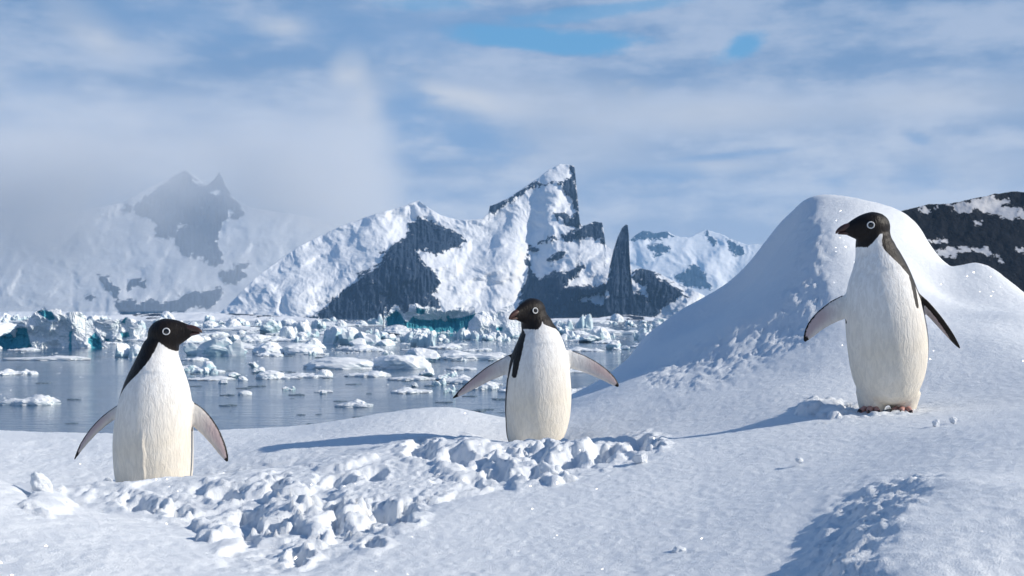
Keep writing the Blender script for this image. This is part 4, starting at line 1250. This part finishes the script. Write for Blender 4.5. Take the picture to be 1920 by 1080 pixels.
scatter(215, 602, 643, (14, 50), (0.28, 0.72), ['cluster', 'cluster', 'block', 'hump'], 'broken white ice piece in the pack', 'pack_ice_block', 'pack ice below the mountains', bias=1.1)
scatter(110, 606, 660, (24, 80), (0.08, 0.16), ['floe'], 'flat white floe in the pack', 'pack_ice_floe', 'flat floes in the pack', bias=1.2)
scatter(34, 660, 745, (8, 22), (0.3, 0.6), ['hump', 'block', 'cluster'], 'small white ice bit afloat', 'ice_bit', 'small ice bits on open water', xr=(380, 1150))
scatter(30, 655, 740, (22, 60), (0.08, 0.15), ['floe'], 'small flat floe adrift', 'small_floe', 'small floes on open water', xr=(330, 1150))
scatter(60, 668, 800, (6, 24), (0.05, 0.12), ['floe'], 'dark sliver standing in for reflections and clear ice', 'reflection_ice_sliver', 'slivers of painted reflection and clear ice', xr=(0, 1080), mat='wet')  # dark reflections on the water painted as pieces, along with clear ice


# brash too small to count
def brash():
    V0, F0 = ico(1)
    rng = np.random.default_rng(5)
    Vs, Fs, o = [], [], 0
    for i in range(6500):
        py = 600.5 + 62 * rng.random() ** 1.5 if i < 5400 else 640 + 110 * rng.random()
        px = rng.uniform(-120, 1300)
        if vn2(np.array([px * 0.02]), np.array([py * 0.09]), 9)[0] < (-0.15 if i < 5400 else 0.35):
            continue
        d = sea_d(py); m = d / F
        w = rng.uniform(1.2, 5.5) * m
        q = V0 * (1 + 0.3 * rng.normal(size=(len(V0), 1))) * np.array([w, w, w * rng.uniform(0.15, 0.6)]) * 0.5
        Vs.append(q + np.array([(px - 960) / F * d, d, 0.0])); Fs.append(F0 + o); o += len(q)
    me = mesh_np('brash_ice', np.vstack(Vs), np.vstack(Fs), False)
    tag(obj('brash_ice', me, M['ice_white']), 'loose crumbs of brash ice strewn over the bay', 'ice', kind='stuff')


brash()

# ------------------------------------------------------------------ loose snow chunks on the slope
for i, (px, py, w, h, lab) in enumerate((
        (82, 936, 44, 50, 'upright curled snow chunk standing on the trampled track'),
        (202, 909, 26, 14, 'small flat snow lump before the cream belly'),
        (231, 906, 16, 14, 'small pointed snow lump touching the cream belly'),
        (1030, 893, 40, 26, 'broken snow clod with a hollow below the spread-flipper penguin'),
        (1200, 868, 30, 16, 'rounded snow clod at the end of the trampled track'),
        (1756, 800, 15, 12, 'small snow crumb casting a long thin shadow on the slope'),
        (1790, 792, 16, 9, 'low snow crumb beside the one with the long shadow'),
        (1275, 1043, 36, 14, 'flattened snow crumb on the grainy foreground slope'),
        (1500, 868, 16, 9, 'tiny snow crumb on the smooth foreground slope'))):
    # stand it where the sight line meets the ground
    ds = np.linspace(2.0, 4.6, 400)
    q = np.array([P(px, py, d) for d in ds])
    g = snow_base(q[:, 0], q[:, 1]) + H
    k = np.argmax(q[:, 2] < g) or len(ds) - 1
    m = ds[k] / F
    rng = np.random.default_rng(400 + i)
    V, Fq = ICO4
    V = chunk_pts(V, rng, 30, 0.20, 400 + i, 2.2)
    V = V * (1 + 0.20 * fbm3(V * 2.4, 4, 500 + i) + 0.06 * fbm3(V * 9.0, 3, 540 + i))[:, None]
    V = norm_ice(V, 0.5)
    if i == 0:                                               # the leaning one
        V[:, 0] -= 0.45 * np.maximum(V[:, 2], 0) ** 1.3
    V = V * np.array([w * m, w * m * 0.9, h * m])
    o = obj('snow_chunk', mesh_np('snow_chunk', V, Fq, True), M['snow'], loc=(q[k, 0], q[k, 1] + 0.01, float(g[k]) + 0.002))
    tag(o, lab, 'snow chunk', 'loose snow chunks on the slope')

# ------------------------------------------------------------------ air
def box_mesh(name, x0, x1, y0, y1, z0, z1):
    c = np.array([(x0 + x1) / 2, (y0 + y1) / 2, (z0 + z1) / 2])
    V = np.array([(x, y, z) for z in (z0, z1) for y in (y0, y1) for x in (x0, x1)]) - c
    return mesh_np(name, V, [(0, 2, 3, 1), (4, 5, 7, 6), (0, 1, 5, 4), (2, 6, 7, 3), (0, 4, 6, 2), (1, 3, 7, 5)], False), tuple(c)


def volume_mat(name, density, color, aniso=0.0):
    m, t, out = new_mat(name)
    v = t.n('ShaderNodeVolumePrincipled')
    v.inputs['Color'].default_value = color + (1.0,)
    v.inputs['Anisotropy'].default_value = aniso
    if density is not None:
        v.inputs['Density'].default_value = density
    t.t.links.new(v.outputs[0], out.inputs['Volume'])
    return m, t, v


me, c = box_mesh('haze', -9500, 9500, -400, 9300, -1.0, 1000)
hm, _, _ = volume_mat('haze_air', 0.000075, (0.36, 0.66, 1.0))
tag(obj('haze', me, hm, loc=c), 'thin pale blue haze over the whole bay', 'haze', kind='stuff')

# low cloud hanging on the left range
me, c = box_mesh('cloud_bank', -2300, -150, 2620, 4180, 20, 960)
cm, t, v = volume_mat('cloud_mist', None, (0.985, 0.99, 1.0), 0.0)
co = t.n('ShaderNodeTexCoord').outputs['Object']
sx, sy, sz = t.n('ShaderNodeSeparateXYZ', ins={0: co}).outputs
n1 = t.noise(t.mapping(co, (1, 1, 1.3)), 0.0022, 5, 0.58)
z = t.m('ADD', sz, c[2])
x = t.m('ADD', sx, c[0])
nz = t.m('MULTIPLY', t.m('SUBTRACT', n1, 0.5), 420.0)
prof = t.ss(t.m('ADD', z, nz), 90.0, 420.0)
prof = t.m('ADD', t.m('MULTIPLY', prof, 0.9), 0.17)
prof = t.m('MULTIPLY', prof, t.ss(t.m('ADD', n1, 0.0), 0.34, 0.60))
prof = t.m('MULTIPLY', prof, t.ss(t.m('ADD', x, t.m('MULTIPLY', nz, 0.5)), -290.0, -470.0))
prof = t.m('MULTIPLY', prof, t.ss(t.m('ADD', z, nz), 700.0, 380.0))
prof = t.m('MULTIPLY', prof, t.ss(sx, -1060.0, -800.0))
prof = t.m('MULTIPLY', prof, t.m('MULTIPLY', t.ss(sy, -770.0, -420.0), t.ss(sy, 770.0, 450.0)))
# thinner where the spire shows
hx = t.m('DIVIDE', t.m('ADD', x, 900.0), 190.0); hz_ = t.m('DIVIDE', t.m('SUBTRACT', z, 330.0), 150.0)
hole = t.m('POWER', 2.718, t.m('MULTIPLY', t.m('ADD', t.m('MULTIPLY', hx, hx), t.m('MULTIPLY', hz_, hz_)), -1.0))
prof = t.m('MULTIPLY', prof, t.m('SUBTRACT', 1.0, t.m('MULTIPLY', hole, 0.68)))
t.t.links.new(t.m('MULTIPLY', prof, 0.0040), v.inputs['Density'])
tag(obj('cloud_bank', me, cm, loc=c), 'bank of low cloud hanging over the veiled mountain', 'cloud', kind='stuff')
scene.cycles.volume_step_rate = 1.0
